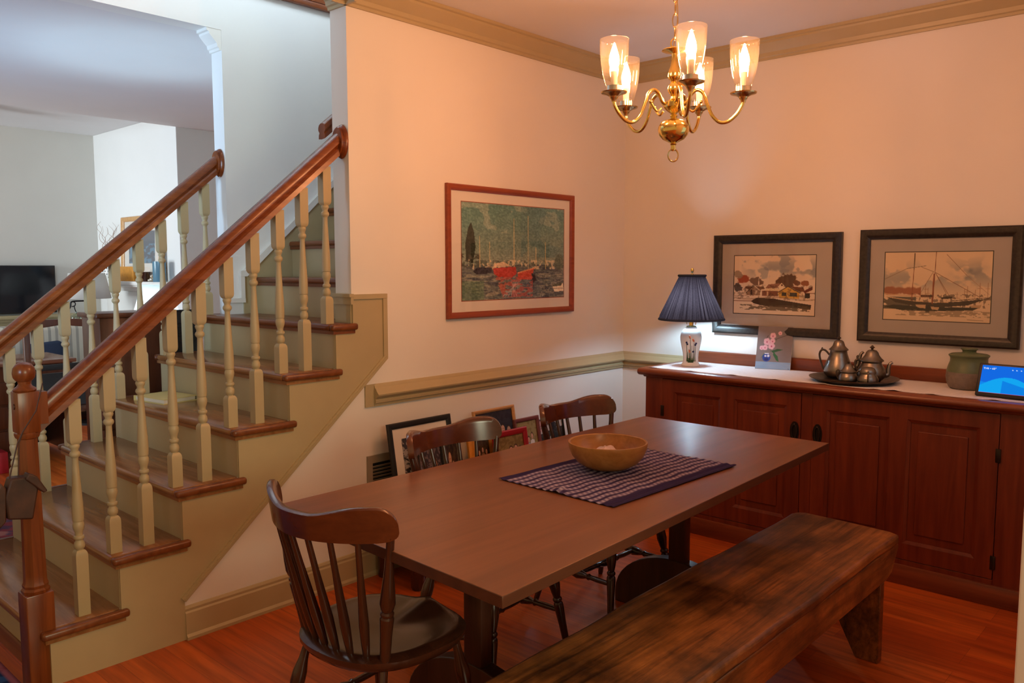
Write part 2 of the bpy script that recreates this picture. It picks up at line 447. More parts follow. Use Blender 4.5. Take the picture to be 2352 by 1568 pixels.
# ------------------------------------------------------------------ painted pictures
def vnoise(h, w, fx, fy, octs=4, seed=0):
    r = np.random.default_rng(seed); out = np.zeros((h, w)); amp = 1.0; tot = 0
    for o in range(octs):
        gx, gy = max(2, int(fx*2**o)+2), max(2, int(fy*2**o)+2)
        g = r.random((gy, gx))
        x = np.linspace(0, gx-1.001, w); y = np.linspace(0, gy-1.001, h)
        xi, yi = x.astype(int), y.astype(int); tx, ty = x-xi, y-yi
        tx = tx*tx*(3-2*tx); ty = ty*ty*(3-2*ty)
        a = g[yi][:, xi]; b = g[yi][:, xi+1]; c = g[yi+1][:, xi]; d = g[yi+1][:, xi+1]
        v = (a*(1-tx)+b*tx)*(1-ty)[:, None] + (c*(1-tx)+d*tx)*ty[:, None]
        out += amp*v; tot += amp; amp *= .5
    return out/tot
class Canvas:
    def __init__(s, w, h, bgc):
        s.w, s.h = w, h; s.a = np.zeros((h, w, 3)); s.a[:] = bgc
        s.U, s.V = np.meshgrid(np.linspace(0, 1, w), np.linspace(0, 1, h))
        s.asp = w/h
    def mix(s, mask, c, al=1.0):
        k = np.clip(mask, 0, 1)[..., None]*al
        s.a = s.a*(1-k) + np.array(c, float)*k; return s
    def poly(s, pts, c, al=1.0):
        ins = np.zeros((s.h, s.w), bool); n = len(pts)
        for i in range(n):
            (x1, y1), (x2, y2) = pts[i], pts[(i+1) % n]
            if y1 == y2: continue
            cnd = ((y1 > s.V) != (y2 > s.V)) & (s.U < (x2-x1)*(s.V-y1)/(y2-y1)+x1)
            ins ^= cnd
        return s.mix(ins.astype(float), c, al)
    def line(s, p, q, wd, c, al=1.0):
        px, py, qx, qy = p[0]*s.asp, p[1], q[0]*s.asp, q[1]
        dx, dy = qx-px, qy-py; L2 = dx*dx+dy*dy+1e-12
        t = np.clip(((s.U*s.asp-px)*dx+(s.V-py)*dy)/L2, 0, 1)
        dist = np.hypot(s.U*s.asp-px-t*dx, s.V-py-t*dy)
        return s.mix(np.clip((wd-dist)/(.5/s.h)+.5, 0, 1), c, al)
    def ell(s, cx, cy, rx, ry, c, al=1.0, soft=.15):
        d = np.sqrt(((s.U-cx)/rx)**2+((s.V-cy)/ry)**2)
        return s.mix(np.clip((1-d)/soft+.5, 0, 1), c, al)
    def rect(s, x0, y0, x1, y1, c, al=1.0):
        return s.mix(((s.U >= x0) & (s.U <= x1) & (s.V >= y0) & (s.V <= y1)).astype(float), c, al)
    def n(s, fx, fy, seed, octs=4): return vnoise(s.h, s.w, fx, fy, octs, seed)

def picture(name, cv, origin, ux, uy, w, h, mat='paint', parent=None, disp=None, label=None):
    """flat grid of w x h metres, ux right, uy up, upper-left at origin; colours from the canvas"""
    origin, ux, uy = Vector(origin), Vector(ux), Vector(uy)
    W, H = cv.w, cv.h
    U, V = np.meshgrid(np.linspace(0, 1, W), np.linspace(0, 1, H))
    co = np.array(origin)[None, None] + U[..., None]*w*np.array(ux) - V[..., None]*h*np.array(uy)
    if disp is not None: co = co + disp[..., None]*np.array(ux.cross(uy))
    idx = np.arange(W*H).reshape(H, W)
    f = np.stack([idx[:-1, :-1], idx[1:, :-1], idx[1:, 1:], idx[:-1, 1:]], -1).reshape(-1, 4)
    me = bpy.data.meshes.new(name)
    me.vertices.add(W*H); me.vertices.foreach_set('co', co.reshape(-1).astype(np.float32))
    nf = len(f)
    me.loops.add(nf*4); me.loops.foreach_set('vertex_index', f.reshape(-1).astype(np.int32))
    me.polygons.add(nf); me.polygons.foreach_set('loop_start', (np.arange(nf)*4).astype(np.int32))
    me.update(calc_edges=True)
    a = np.clip(cv.a/255, 0, 1); lin = np.where(a <= .04045, a/12.92, ((a+.055)/1.055)**2.4)
    ca = me.color_attributes.new('paint', 'FLOAT_COLOR', 'POINT')
    ca.data.foreach_set('color', np.concatenate([lin, np.ones((H, W, 1))], -1).reshape(-1).astype(np.float32))
    me.materials.append(M[mat]); me.polygons.foreach_set('use_smooth', [True]*nf); me.validate()
    o = bpy.data.objects.new(name, me); COL.objects.link(o)
    if parent is not None: o.parent = parent
    if label: o['label'] = label
    return o

# ================================================================== SETTING
CEIL = 2.70
WX = -2.154            # free end of the dining wall / far stair wall
RX = [-3.462 + .2425*k for k in range(15)]     # riser faces
NX = [x - .028 for x in RX]                    # nosing fronts
RISE = .2
struct(MB().box(-7, -5.5, -.1, 2.0, 7.2, 0).build('floor', 'floor'))
# dining wall with the saw-tooth cut for the stairs
saw = [(RX[0], 0)]
for k in range(6):
    saw.append((RX[k], RISE*(k+1)-.03))
    saw.append((RX[k+1] if k < 5 else WX, RISE*(k+1)-.03))
wallpoly = saw + [(WX, 5.2), (.12, 5.2), (.12, 0)]
struct(MB().prism(wallpoly, 1, 0, .118).build('wall_back', 'wall', smooth=False))
struct(MB().box(0, -2.87, 0, .12, 0, CEIL).build('wall_right', 'wall', smooth=False))
struct(MB().box(-2.76, -2.87, 0, 0, -2.752, CEIL).build('wall_front', 'wall', smooth=False))
wn = struct(MB().rbox(-1.68, -2.752, .85, -.62, -2.715, .92, .004).box(-1.68, -2.752, 2.18, -.62, -2.725, 2.25).box(-1.68, -2.752, .92, -1.61, -2.725, 2.18).box(-.69, -2.752, .92, -.62, -2.725, 2.18).box(-1.61, -2.752, 1.53, -.69, -2.73, 1.57).build('fill_window_1', 'trimw', smooth=False))  # invented window out of view, built to go with the added fill light
MB().box(-1.61, -2.7515, .92, -.69, -2.748, 2.18).build('fill_pane', emit('fill_pane_glow', (.78, .89, 1.0), 0.2), wn, smooth=False)  # glowing sheet added for more cool fill
struct(MB().box(-7, -2.87, CEIL, .12, 0, CEIL+.12).build('ceiling', 'ceil', smooth=False))
struct(MB().box(-7, 1.2005, CEIL, 1.5, 4.15, CEIL+.1).build('ceiling_hall', 'ceil', smooth=False))
farsaw = saw + [(WX, 5.2), (1.5, 5.2), (1.5, 0)]
struct(MB().prism(farsaw, 1, 1.09, 1.2).build('wall_stair', 'wallw', smooth=False))
struct(MB().box(-7, 1.09, CEIL, WX, 1.2, 5.2).build('wall_stair_upper', 'wallw', smooth=False))
struct(MB().box(-4.6, 0, CEIL+.12, WX, .118, 5.2).build('wall_loft', 'wallw', smooth=False))
struct(MB().box(-4.6, 0, 5.2, 1.5, 1.2, 5.3).build('ceiling_stair', 'ceil', smooth=False))
struct(MB().box(-4.72, 0, CEIL, -4.6, 1.2, 5.2).build('wall_loft_end', 'wallw', smooth=False))
# living room
BX = -.95
struct(MB().box(BX, 4.15, 0, 1.5, 4.27, 2.95).build('wall_hall', 'wallg', smooth=False))
struct(MB().box(BX-.006, 4.1495, 0, BX-.0005, 6.0, 2.819).box(BX-.0005, 4.271, 0, BX+.1, 6.0, 2.819).build('wall_chimney', 'wallw', smooth=False))
struct(MB().box(-7, 6.0, 0, BX+.1, 6.12, 2.95).build('wall_living', 'wallg', smooth=False))
struct(MB().box(-7, 4.15, 2.82, BX, 6.12, 2.95).build('ceiling_living', 'ceil', smooth=False))
# crown moulding
cp = [(0, 2.595), (-.012, 2.595), (-.014, 2.607), (-.022, 2.612), (-.026, 2.63), (-.048, 2.652), (-.066, 2.672), (-.068, 2.682), (-.08, 2.686), (-.08, 2.7), (0, 2.7)]
struct(MB().prism([(y, z) for y, z in cp], 0, WX-.08, 0).build('trim_1', 'trim', ang=25))
struct(MB().prism([(x, z) for x, z in cp], 1, -2.75, 0).build('trim_2', 'trim', ang=25))
struct(MB().prism([(WX+x, z) for x, z in cp], 1, -.08, .118).build('trim_3', 'trim', ang=25))
struct(MB().prism([(WX+x, z) for x, z in cp], 1, 1.092, 1.2).build('trim_4', 'trimw', ang=25))
# chair rail
rp = [(0, .804), (-.010, .804), (-.012, .816), (-.020, .820), (-.022, .832), (-.017, .838), (-.026, .846), (-.040, .855), (-.042, .862), (-.030, .874), (-.022, .886), (-.014, .893), (-.012, .900), (-.006, .909), (0, .909)]
struct(MB().prism(rp, 0, -2.04, 0).box(-2.09, -.008, .804, -2.03, 0, .909).build('trim_5', 'trim', ang=25))
struct(MB().prism(rp, 1, -2.75, 0).build('trim_6', 'trim', ang=25))
# baseboard with shoe moulding
bp = [(0, 0), (-.024, 0), (-.024, .012), (-.016, .022), (-.014, .105), (-.009, .112), (-.010, .122), (-.005, .130), (0, .132)]
struct(MB().prism(bp, 0, -2.981, 0).build('baseboard_back', 'trim', ang=25))
struct(MB().prism(bp, 1, -2.75, -.0).build('baseboard_right', 'trim', ang=25))
# casing of the opening the room is seen through
struct(MB().rbox(-2.776, -2.885, 0, -2.72, -2.749, 2.1, .004).build('trim_7', 'wall'))
# skirt board of the upper flight and its cap
def rake(x, off): return .2 + (x - NX[0])*RISE/.2425 + off
a0, a1 = (-2.06, 1.405), (.2, rake(.2, .22))
struct(MB().prism([(-2.074, 1.2), (-2.074, 1.404), (-2.06, 1.404), a1, (.2, 1.2)], 1, 1.078, 1.089).build('trim_8', 'trim', smooth=False))
struct(MB().prism([(-2.098, 1.404), (-2.06, 1.404), a1, (a1[0], a1[1]+.034), (-2.072, 1.437), (-2.098, 1.434)], 1, 1.062, 1.0895)
       .box(-2.098, 1.064, 1.2855, -2.0745, 1.0895, 1.4035).box(-2.16, 1.062, 1.262, -2.0745, 1.0895, 1.285).build('trim_9', 'trimw', smooth=False))
# wooden edge of the upper floor seen high on the stair wall
struct(MB().rbox(-2.1, 1.055, 2.935, .5, 1.09, 2.968, .008).rbox(-2.1, 1.065, 2.972, .5, 1.09, 2.995, .006).build('trim_10', 'rail'))

# ================================================================== STAIRS
st = thing('staircase', 'oak tread staircase with khaki painted risers and open stringer', 'staircase', (0, 0, 0))
for k in range(13):
    z = RISE*(k+1); x0 = NX[k]; x1 = RX[k+1]
    mb = MB()
    if k < 5:
        mb.rbox(x0, .004, z-.03, x1+.026, 1.196, z, .013, 3)
        for ya, yb_ in ((-.03, .0035), (1.1965, 1.23)): MB().rbox(x0, ya, z-.03, x1+.026, yb_, z, .011, 3).build('return_nosing', 'nose', st)
        mb.box(x0+.012, -.016, z-.045, x1+.012, 1.216, z-.029)
    elif k == 5:
        mb.rbox(x0, .004, z-.03, -2.1545, 1.196, z, .013, 3)
        for ya, yb_ in ((-.03, .0035), (1.1965, 1.23)): MB().rbox(x0, ya, z-.03, -2.135, yb_, z, .011, 3).build('return_nosing', 'nose', st)
        mb.box(x0+.012, -.016, z-.045, -2.147, 1.216, z-.029)
        mb.box(-2.16, .119, z-.03, x1+.01, 1.074, z)
    else:
        mb.rbox(x0, .119, z-.03, x1+.02, 1.074, z, .013, 3)
        mb.box(x0+.012, .119, z-.045, x0+.028, 1.074, z-.029)
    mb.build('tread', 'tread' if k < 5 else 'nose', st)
    y0, y1 = (.0, 1.2) if k < 6 else (.119, 1.089)
    MB().box(RX[k]-.001, y0, z-RISE, RX[k]+.015, y1, z-.03).build('riser', 'trim', st)
strg = saw + [(WX, 1.33), (-1.961, 1.33), (-1.961, 1.025), (-2.981, .154), (-2.981, 0)]
MB().prism(strg, 1, -.010, 0).build('stringer', 'trim', st, smooth=False)
# moulding along the lower edge of the stringer, and the cap at the wall end
mo = MB()
def strip(p, q, wd, y0, y1):
    p, q = Vector((p[0], p[1])), Vector((q[0], q[1])); d = (q-p).normalized(); nrm = Vector((-d.y, d.x))*wd
    mo.prism([tuple(p), tuple(q), tuple(q+nrm), tuple(p+nrm)], 1, y0, y1)
strip((-1.961, 1.025), (-2.981, .154), -.024, -.018, -.009)
strip((-1.966, 1.029), (-2.981, .162), -.008, -.0215, -.0172)
strip((-1.961, 1.3075), (-1.961, 1.025), -.024, -.0176, -.009)
strip((WX, 1.33), (-1.961, 1.33), -.022, -.0186, -.009)
mo.box(WX-.016, -.0186, 1.285, WX-.0005, .117, 1.318).box(WX-.024, -.0196, 1.3185, WX-.0005, .117, 1.333)
mo.build('stringer_moulding', 'trim', st, smooth=False)
MB().box(WX-.006, 0, 1.2, WX, .118, 1.29).build('wall_end_block', 'trim', st, smooth=False)
MB().prism([(RX[0], 0)] + saw[1:] + [(WX, 0)], 1, 1.2, 1.208).build('stringer', 'trim', st, smooth=False)
MB().prism([(x, z) for x, z in [(RX[0]-.016, 0), (RX[0], 0), (RX[0], .06), (RX[0]-.006, .06), (RX[0]-.012, .05)]], 1, 0.08, 1.2).build('shoe_moulding', 'nose', st)

RAIL = [(0, 0), (-.016, -.002), (-.028, -.012), (-.034, -.028), (-.034, -.044), (-.026, -.056), (-.023, -.064), (-.029, -.074), (-.031, -.100), (0, -.104)]
RAIL = RAIL + [(-y, h) for y, h in reversed(RAIL[1:-1])]
def rail_z(x): return 1.015 + .838*(x + 3.416)
def baluster(x, y, zb, parent):
    h = .0205
    t0 = .432 + .815*(x+3.34); t1 = .818 + .832*(x+3.34); zt = rail_z(x)-.098
    mb = MB()
    def block(za, zb2, bot, top):
        ring = []
        lv = []
        if bot: lv += [(za, .62), (za+.004, .8), (za+.011, .95), (za+.02, 1)]
        else: lv += [(za, 1)]
        if top: lv += [(zb2-.02, 1), (zb2-.011, .95), (zb2-.004, .8), (zb2, .62)]
        else: lv += [(zb2, 1)]
        vs = []; fs = []
        for z, s in lv: vs += [(x-h*s, y-h*s, z), (x+h*s, y-h*s, z), (x+h*s, y+h*s, z), (x-h*s, y+h*s, z)]
        for i in range(len(lv)-1):
            for j in range(4): fs.append((4*i+j, 4*i+(j+1) % 4, 4*i+4+(j+1) % 4, 4*i+4+j))
        fs += [(3, 2, 1, 0), tuple(4*len(lv)-4+j for j in range(4))]
        mb.faces(vs, fs)
    block(zb, t0, False, True); block(t1, zt, True, False)
    L = t1-t0
    prof = [(.0, .013), (.012, .013), (.02, .0165), (.045, .0185), (.075, .0165), (.088, .0125), (.10, .0125), (.108, .017), (.122, .0185), (.136, .017), (.142, .013),
            (.16, .0125), (.18, .0145), (.205, .018), (.235, .0195), (.255, .0185), (.268, .0165), (.275, .0165), (.28, .0185), (.34, .0195), (.45, .0185), (.62, .0145), (.78, .0115), (.86, .0105),
            (.872, .012), (.882, .0165), (.90, .0185), (.918, .0165), (.928, .0125), (.945, .0125), (.96, .0155), (.975, .0175), (.988, .0165), (1, .013)]
    mb.lathe([(r, t0-.002+t*(L+.004)) for t, r in prof], (x, y, 0), (0, 0, 1), 16)
    return mb.build('baluster', 'trim', parent, ang=40)

def railing(y, label, x0, x1, newel, xs):
    r = thing('stair_railing', label, 'railing')
    vs = []
    for x in (x0, x1): vs += [(x, y+a, rail_z(x)+h) for a, h in RAIL]
    n = len(RAIL)
    MB().faces(vs, [tuple(range(n)), tuple(range(2*n-1, n-1, -1))] + [(i, (i+1) % n, n+(i+1) % n, n+i) for i in range(n)]).build('handrail', 'rail', r, ang=30)
    MB().lathe([(.0, -.030), (.060, -.030), (.066, -.024), (.060, -.018), (.072, -.012), (.076, -.004), (.074, .0), (0, .0)], (WX-.001, y-.012, rail_z(x1)-.035), (1, 0, 0), 28, ell=.62).build('rosette', 'rail', r)
    for x in xs:
        k = max(i for i in range(13) if NX[i] < x-.02)
        baluster(x, y, RISE*(k+1), r)
    if newel:
        nx, ny = -3.482, y-.012
        mb = MB()
        mb.rbox(nx-.044, ny-.044, 0, nx+.044, ny+.044, .335, .004)
        oct8 = lambda rr, z: [(nx+rr*math.cos(PI/8+i*PI/4), ny+rr*math.sin(PI/8+i*PI/4), z) for i in range(8)]
        lv = [(.040, .335), (.042, .345), (.036, .352), (.038, .362), (.034, .372), (.033, .40), (.028, .86), (.028, .872), (.033, .876), (.036, .885), (.036, .893), (.031, .898)]
        vs = []; fs = []
        for rr, z in lv: vs += oct8(rr*1.08, z)
        for i in range(len(lv)-1):
            for j in range(8): fs.append((8*i+j, 8*i+(j+1) % 8, 8*i+8+(j+1) % 8, 8*i+8+j))
        mb.faces(vs, fs)
        mb.rbox(nx-.034, ny-.034, .895, nx+.034, ny+.034, 1.035, .003)
        mb.rbox(nx+.02, ny-.030, .92, nx+.06, ny+.034, 1.03, .004)
        po = mb.build('newel_post', 'newel', r, ang=30)
        MB().lathe([(.034, 1.035), (.037, 1.040), (.033, 1.046), (.024, 1.052), (.019, 1.060), (.020, 1.068), (.027, 1.073), (.033, 1.082), (.0355, 1.098), (.033, 1.114), (.024, 1.127), (.012, 1.133), (0, 1.134)], (nx, ny, 0), (0, 0, 1), 28).build('finial', 'newel', po)
        MB().lathe([(.0, -.003), (.010, -.003), (.010, 0), (0, .0)], (nx-.034, ny, .985), (1, 0, 0), 16, ell=.7).build('plug', 'chairdark', po)
    return r
XS = [-3.33 + .1203*i for i in range(10)]
railing(.055, 'cherry stair handrail on khaki balusters with ball topped newel, on the dining room side', -3.447, WX-.03, True, XS)
railing(1.155, 'cherry stair handrail on khaki balusters on the living room side, behind the near one', -3.447, WX-.03, True, XS)

# wall handrail starting behind the free wall end
h = thing('wall_handrail', 'dark wood handrail end fixed behind the wall end above the stairs', 'handrail')
vs = []
for x in (-2.165, -.3): vs += [(x, .185+a*.8, 2.11+.82*(x+2.165)+hh*.7) for a, hh in RAIL]
n = len(RAIL)
MB().faces(vs, [tuple(range(n)), tuple(range(2*n-1, n-1, -1))] + [(i, (i+1) % n, n+(i+1) % n, n+i) for i in range(n)]).build('rail', 'newel', h, ang=30)
for x in (-1.95, -.7):
    MB().tube([(x, .118, 1.99+.82*(x+2.165)), (x, .16, 2.0+.82*(x+2.165)), (x, .185, 2.045+.82*(x+2.165))], .008).build('bracket', 'brassd', h)

# dark wooden bell hung from the newel by a cord
bl = thing('wooden_bell', 'dark carved wooden bell hanging by a cord from the newel post', 'bell', (-3.535, -.035, .675))
MB().prism([(-.045, -.045), (.03, -.06), (.05, .04), (.035, .085), (-.03, .09), (-.05, .03)], 1, -.02, .03).build('body', 'leather', bl, bevel=.006)
MB().prism([(.02, .10), (.045, .085), (.075, .03), (.062, .025), (.03, .06), (.01, .08)], 1, -.03, .012).prism([(-.06, .08), (-.085, .01), (-.07, -.07), (-.05, -.05), (-.045, .06)], 1, -.02, .02).build('flap', 'leather', bl, bevel=.004)
MB().tube([(-.03, .0, .085), (.0, .0, .20), (.017, .0, .235), (.06, .0, .30), (.088, .01, .39)], .0022, 6).tube([(.0, .01, .088), (.006, .004, .20), (.019, .002, .236)], .0022, 6).build('cord', 'leather', bl)

# yellow book on the fourth step
yb = thing('yellow_book', 'thin yellow covered book lying on the fourth stair tread', 'book', (-2.60, .93, .8), math.radians(8))
MB().rbox(-.085, -.12, .003, .085, .118, .021, .002).build('pages', 'paper', yb)
MB().box(-.09, -.125, .0, .09, .125, .003).box(-.09, -.125, .021, .09, .125, .0245).box(-.092, .118, 0, .09, .125, .0245).build('cover', 'yellow', yb)

# ================================================================== DINING TABLE
tb = thing('dining_table', 'long brown wooden trestle dining table in the middle of the room', 'table', (0, 0, 0))
tc = [(-3.112, -.912), (-1.157, -.922), (-1.167, -1.80), (-3.158, -1.872)]
tt = MB(); tt.prism(list(reversed(tc)), 2, .721, .75)
_m = M['table']; _nt = _m.node_tree; _b = _nt.nodes['Principled BSDF']
_src = _b.inputs['Base Color'].links[0].from_socket
_tc = _nt.nodes.new('ShaderNodeTexCoord'); _sp = _nt.nodes.new('ShaderNodeSeparateXYZ')
_mu = _nt.nodes.new('ShaderNodeMath'); _mu.operation = 'MULTIPLY'; _mu.inputs[1].default_value = 4.6
_fl = _nt.nodes.new('ShaderNodeMath'); _fl.operation = 'FLOOR'
_wn = _nt.nodes.new('ShaderNodeTexWhiteNoise'); _wn.noise_dimensions = '1D'
_mr = _nt.nodes.new('ShaderNodeMapRange'); _mr.inputs[3].default_value = .84; _mr.inputs[4].default_value = 1.12
_mx = _nt.nodes.new('ShaderNodeMixRGB'); _mx.blend_type = 'MULTIPLY'; _mx.inputs[0].default_value = 1
_nt.links.new(_tc.outputs['Object'], _sp.inputs[0]); _nt.links.new(_sp.outputs[1], _mu.inputs[0]); _nt.links.new(_mu.outputs[0], _fl.inputs[0])
_nt.links.new(_fl.outputs[0], _wn.inputs['W']); _nt.links.new(_wn.outputs['Value'], _mr.inputs[0])
_nt.links.new(_src, _mx.inputs[1]); _nt.links.new(_mr.outputs[0], _mx.inputs[2]); _nt.links.new(_mx.outputs[0], _b.inputs['Base Color'])
M['table_edge_shaded'] = wood('shaded_table_edge', (.060, .020, .009), (.105, .036, .016), 0, 7, 16, .32, bump=.02)  # darker copy of the table wood, shade of the sides put into colour
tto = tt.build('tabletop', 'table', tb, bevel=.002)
tto.data.materials.append(M['table_edge_shaded'])
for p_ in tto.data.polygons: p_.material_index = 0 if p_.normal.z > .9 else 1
for i, x in enumerate((-1.51, -2.69)):
    MB().rbox(x-.026, -1.37, .2, x+.026, -1.29, .672, .012).build('post', 'table_leg', tb)
    foot = [(-1.63, 0), (-1.63, .05)] + [(-1.33+.30*math.cos(a), .05+.20*math.sin(a)) for a in np.linspace(PI, 0, 21)][1:-1] + [(-1.03, .05), (-1.03, 0)]
    MB().prism(foot, 0, x-.028, x+.028).build('foot', 'table_leg', tb, bevel=.004)
    MB().rbox(x-.03, -1.74, .672, x+.03, -.98, .721, .006).build('bearer', 'table_leg', tb)
MB().rbox(-2.664, -1.355, .56, -1.536, -1.305, .64, .004).build('stretcher', 'table_leg', tb)
for x in (-1.27, -3.03): MB().rbox(x-.03, -1.76, .69, x+.03, -.96, .721, .004).build('batten', 'table_leg', tb)

# ================================================================== CHAIRS
def seat_bm():
    mb = MB(); N = 44; R = 12
    def outline(a):
        c, s = math.cos(a), math.sin(a)
        ex = 2.5
        r = (abs(c/.215)**ex + abs(s/(.225+.015*c))**ex)**(-1/ex)
        return r
    top = []
    vs = []; fs = []
    for j in range(R+1):
        t = j/R
        for i in range(N):
            a = 2*PI*i/N; r = outline(a)*t
            x, y = r*math.cos(a), r*math.sin(a)
            dish = -.016*max(0, 1-(t/.86)**2)
            if x > .02: dish += .012*math.exp(-(y/.045)**2)*min(1, (x-.02)/.15)*(1 if t < .95 else .4) - .010*(1-math.exp(-(y/.045)**2))*(x/.2)*(.4 if t > .95 else .6)
            z = .44 + dish - (.010 if t > .99 else 0)
            vs.append((x, y, z))
    for j in range(R):
        for i in range(N):
            fs.append((j*N+i, j*N+(i+1) % N, (j+1)*N+(i+1) % N, (j+1)*N+i))
    base = len(vs)
    for s, z in ((1.0, .418), (.95, .402), (.86, .398)):
        for i in range(N):
            a = 2*PI*i/N; r = outline(a)*s; vs.append((r*math.cos(a), r*math.sin(a), z))
    prev = R*N
    for q in range(3):
        for i in range(N): fs.append((prev+i, prev+(i+1) % N, base+q*N+(i+1) % N, base+q*N+i))
        prev = base+q*N
    fs.append(tuple(prev+i for i in range(N)))
    mb.faces(vs, fs)
    bmesh.ops.remove_doubles(mb.bm, verts=mb.bm.verts, dist=1e-5)
    return mb
def crest_c(u):      # u -1..1 : centre line of crest rail
    return Vector((-.285 + .125*u*u, .262*u*(1-.05*u*u), 0))
def crest_bm():
    mb = MB(); NN = 40; rings = []
    for i in range(NN+1):
        u = math.sin(PI/2*(-1+2*i/NN))
        c = crest_c(u); tan = (crest_c(u+.01)-crest_c(u-.01)).normalized(); nrm = Vector((0, 0, 1)).cross(tan)
        au = abs(u)
        top = .838 + .026*(lambda q: q*q*(3-2*q))(min(1, max(0, (au-.18)/.55)))
        bot = .775 - .006*(1-u*u)
        e = max(0, (au-.84)/.16)
        if e > 0:
            k = math.sqrt(max(0, 1-e*e)); midz = .815
            top = midz + (top-midz)*max(.10, k); bot = midz - (midz-bot)*max(.35, k**.45)
        th = .0105 + .002*(1-abs(u))
        lean = .16
        ring = []
        for (o, f) in ((-1, .0), (-1, .25), (-1, .5), (-1, .75), (-1, .95), (-.5, 1.0), (.5, 1.0), (1, .95), (1, .75), (1, .5), (1, .25), (1, .0)):
            z = bot + (top-bot)*f
            p = c + nrm*(o*th) + Vector((-lean*(z-.8), 0, z)); ring.append(mb.bm.verts.new(p))
        rings.append(ring)
    for A, B in zip(rings, rings[1:]):
        for k in range(len(A)):
            j = (k+1) % len(A); mb.bm.faces.new((A[k], A[j], B[j], B[k]))
    mb.bm.faces.new(rings[0]); mb.bm.faces.new(list(reversed(rings[-1])))
    return mb
def spindle_pts(u):
    su = u*.93
    a = PI + su*1.02*-1
    base = Vector((-.182 + .05*su*su, .178*su, .432))
    c = crest_c(u*.93); topz = .786
    return base, Vector((c.x - .16*(topz-.8), c.y, topz))
LEGP = [(0, .0095), (.03, .012), (.3, .0145), (.47, .0185), (.50, .0175), (.515, .0135), (.53, .0175), (.545, .0175), (.56, .013), (.60, .0165), (.68, .0215), (.75, .0205), (.84, .0135), (.93, .0115), (1, .0125)]
def make_chair(label):
    t = thing('windsor_chair', label, 'chair', group=None)
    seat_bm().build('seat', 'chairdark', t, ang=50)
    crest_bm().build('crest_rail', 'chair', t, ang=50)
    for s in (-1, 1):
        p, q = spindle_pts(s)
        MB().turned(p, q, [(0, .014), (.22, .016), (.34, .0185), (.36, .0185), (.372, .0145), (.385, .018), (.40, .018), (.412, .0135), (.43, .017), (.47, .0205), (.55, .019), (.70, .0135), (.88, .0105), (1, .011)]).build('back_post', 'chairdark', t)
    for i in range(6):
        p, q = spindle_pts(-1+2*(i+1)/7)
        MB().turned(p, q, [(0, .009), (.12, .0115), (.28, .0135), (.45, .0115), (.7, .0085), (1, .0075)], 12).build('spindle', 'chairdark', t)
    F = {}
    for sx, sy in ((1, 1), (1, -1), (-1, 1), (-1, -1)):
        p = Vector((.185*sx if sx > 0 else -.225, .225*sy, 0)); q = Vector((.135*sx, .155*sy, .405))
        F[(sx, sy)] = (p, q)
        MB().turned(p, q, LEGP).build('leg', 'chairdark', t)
    mids = {}
    SP = [(0, .009), (.2, .0115), (.3, .010), (.33, .014), (.36, .010), (.42, .016), (.5, .0215), (.58, .016), (.64, .010), (.67, .014), (.70, .010), (.8, .0115), (1, .009)]
    for sy in (1, -1):
        a = F[(1, sy)]; b = F[(-1, sy)]
        pa = a[0].lerp(a[1], .43); pb = b[0].lerp(b[1], .43); mids[sy] = (pa+pb)/2
        MB().turned(pa, pb, SP, 14).build('side_stretcher', 'chairdark', t)
    MB().turned(mids[1], mids[-1], SP, 14).build('cross_stretcher', 'chairdark', t)
    t['group'] = 'spindle back dining chairs round the table'
    return t
ch = make_chair('dark spindle back wooden chair at the left end of the table, its back to us')
ch.location = (-2.980, -1.232, 0); ch.rotation_euler = (0, 0, math.radians(3.6))
dup(ch, (-2.300, -1.02, 0), math.radians(-86.5), 'brown spindle back wooden chair tucked under the table on its wall side, left of two')
dup(ch, (-1.563, -1.015, 0), math.radians(-92.5), 'brown spindle back chair tucked under the table on its wall side, nearer the room corner')

# ================================================================== BENCH
bn = thing('plank_bench', 'heavy worn dark plank bench on the near side of the table', 'bench')
bt = MB()
NXB, NYB = 48, 14
pts = []
xs = np.linspace(-3.35, -1.185, NXB)
ef = lambda x: -2.087 + .0025*math.sin(7*x) + .002*math.sin(17*x+1)
eb = lambda x: -1.678 + .003*math.sin(6*x+2) + .002*math.sin(15*x) - .020*max(0, -2.3-x)
outl = [(x, ef(x)) for x in xs[:-1]] + [(-1.205, ef(-1.2)), (-1.188, -2.055), (-1.172, -1.88), (-1.165, -1.715), (-1.185, -1.684), (-1.215, eb(-1.2))] + [(x, eb(x)) for x in xs[::-1][2:]]
bt.prism(outl, 2, .412, .45)
bt.build('seat', 'bench', bn, bevel=.011)
for y0, y1 in ((-2.083, -2.055), (-1.715, -1.687)):
    MB().prism([(-3.30, .412), (-1.19, .412), (-1.185, .395), (-1.25, .315), (-1.31, .30), (-3.2, .30)], 1, y0, y1).build('apron', 'bench', bn, bevel=.004)
for x in (-1.35, -3.12):
    lg = [(-2.052, .412), (-2.052, .30), (-2.082, .30), (-2.082, 0), (-2.0, 0), (-1.885, .22), (-1.77, 0), (-1.688, 0), (-1.688, .30), (-1.718, .30), (-1.718, .412)]
    MB().prism(lg, 0, x-.02, x+.02).build('leg', 'bench', bn, bevel=.003)

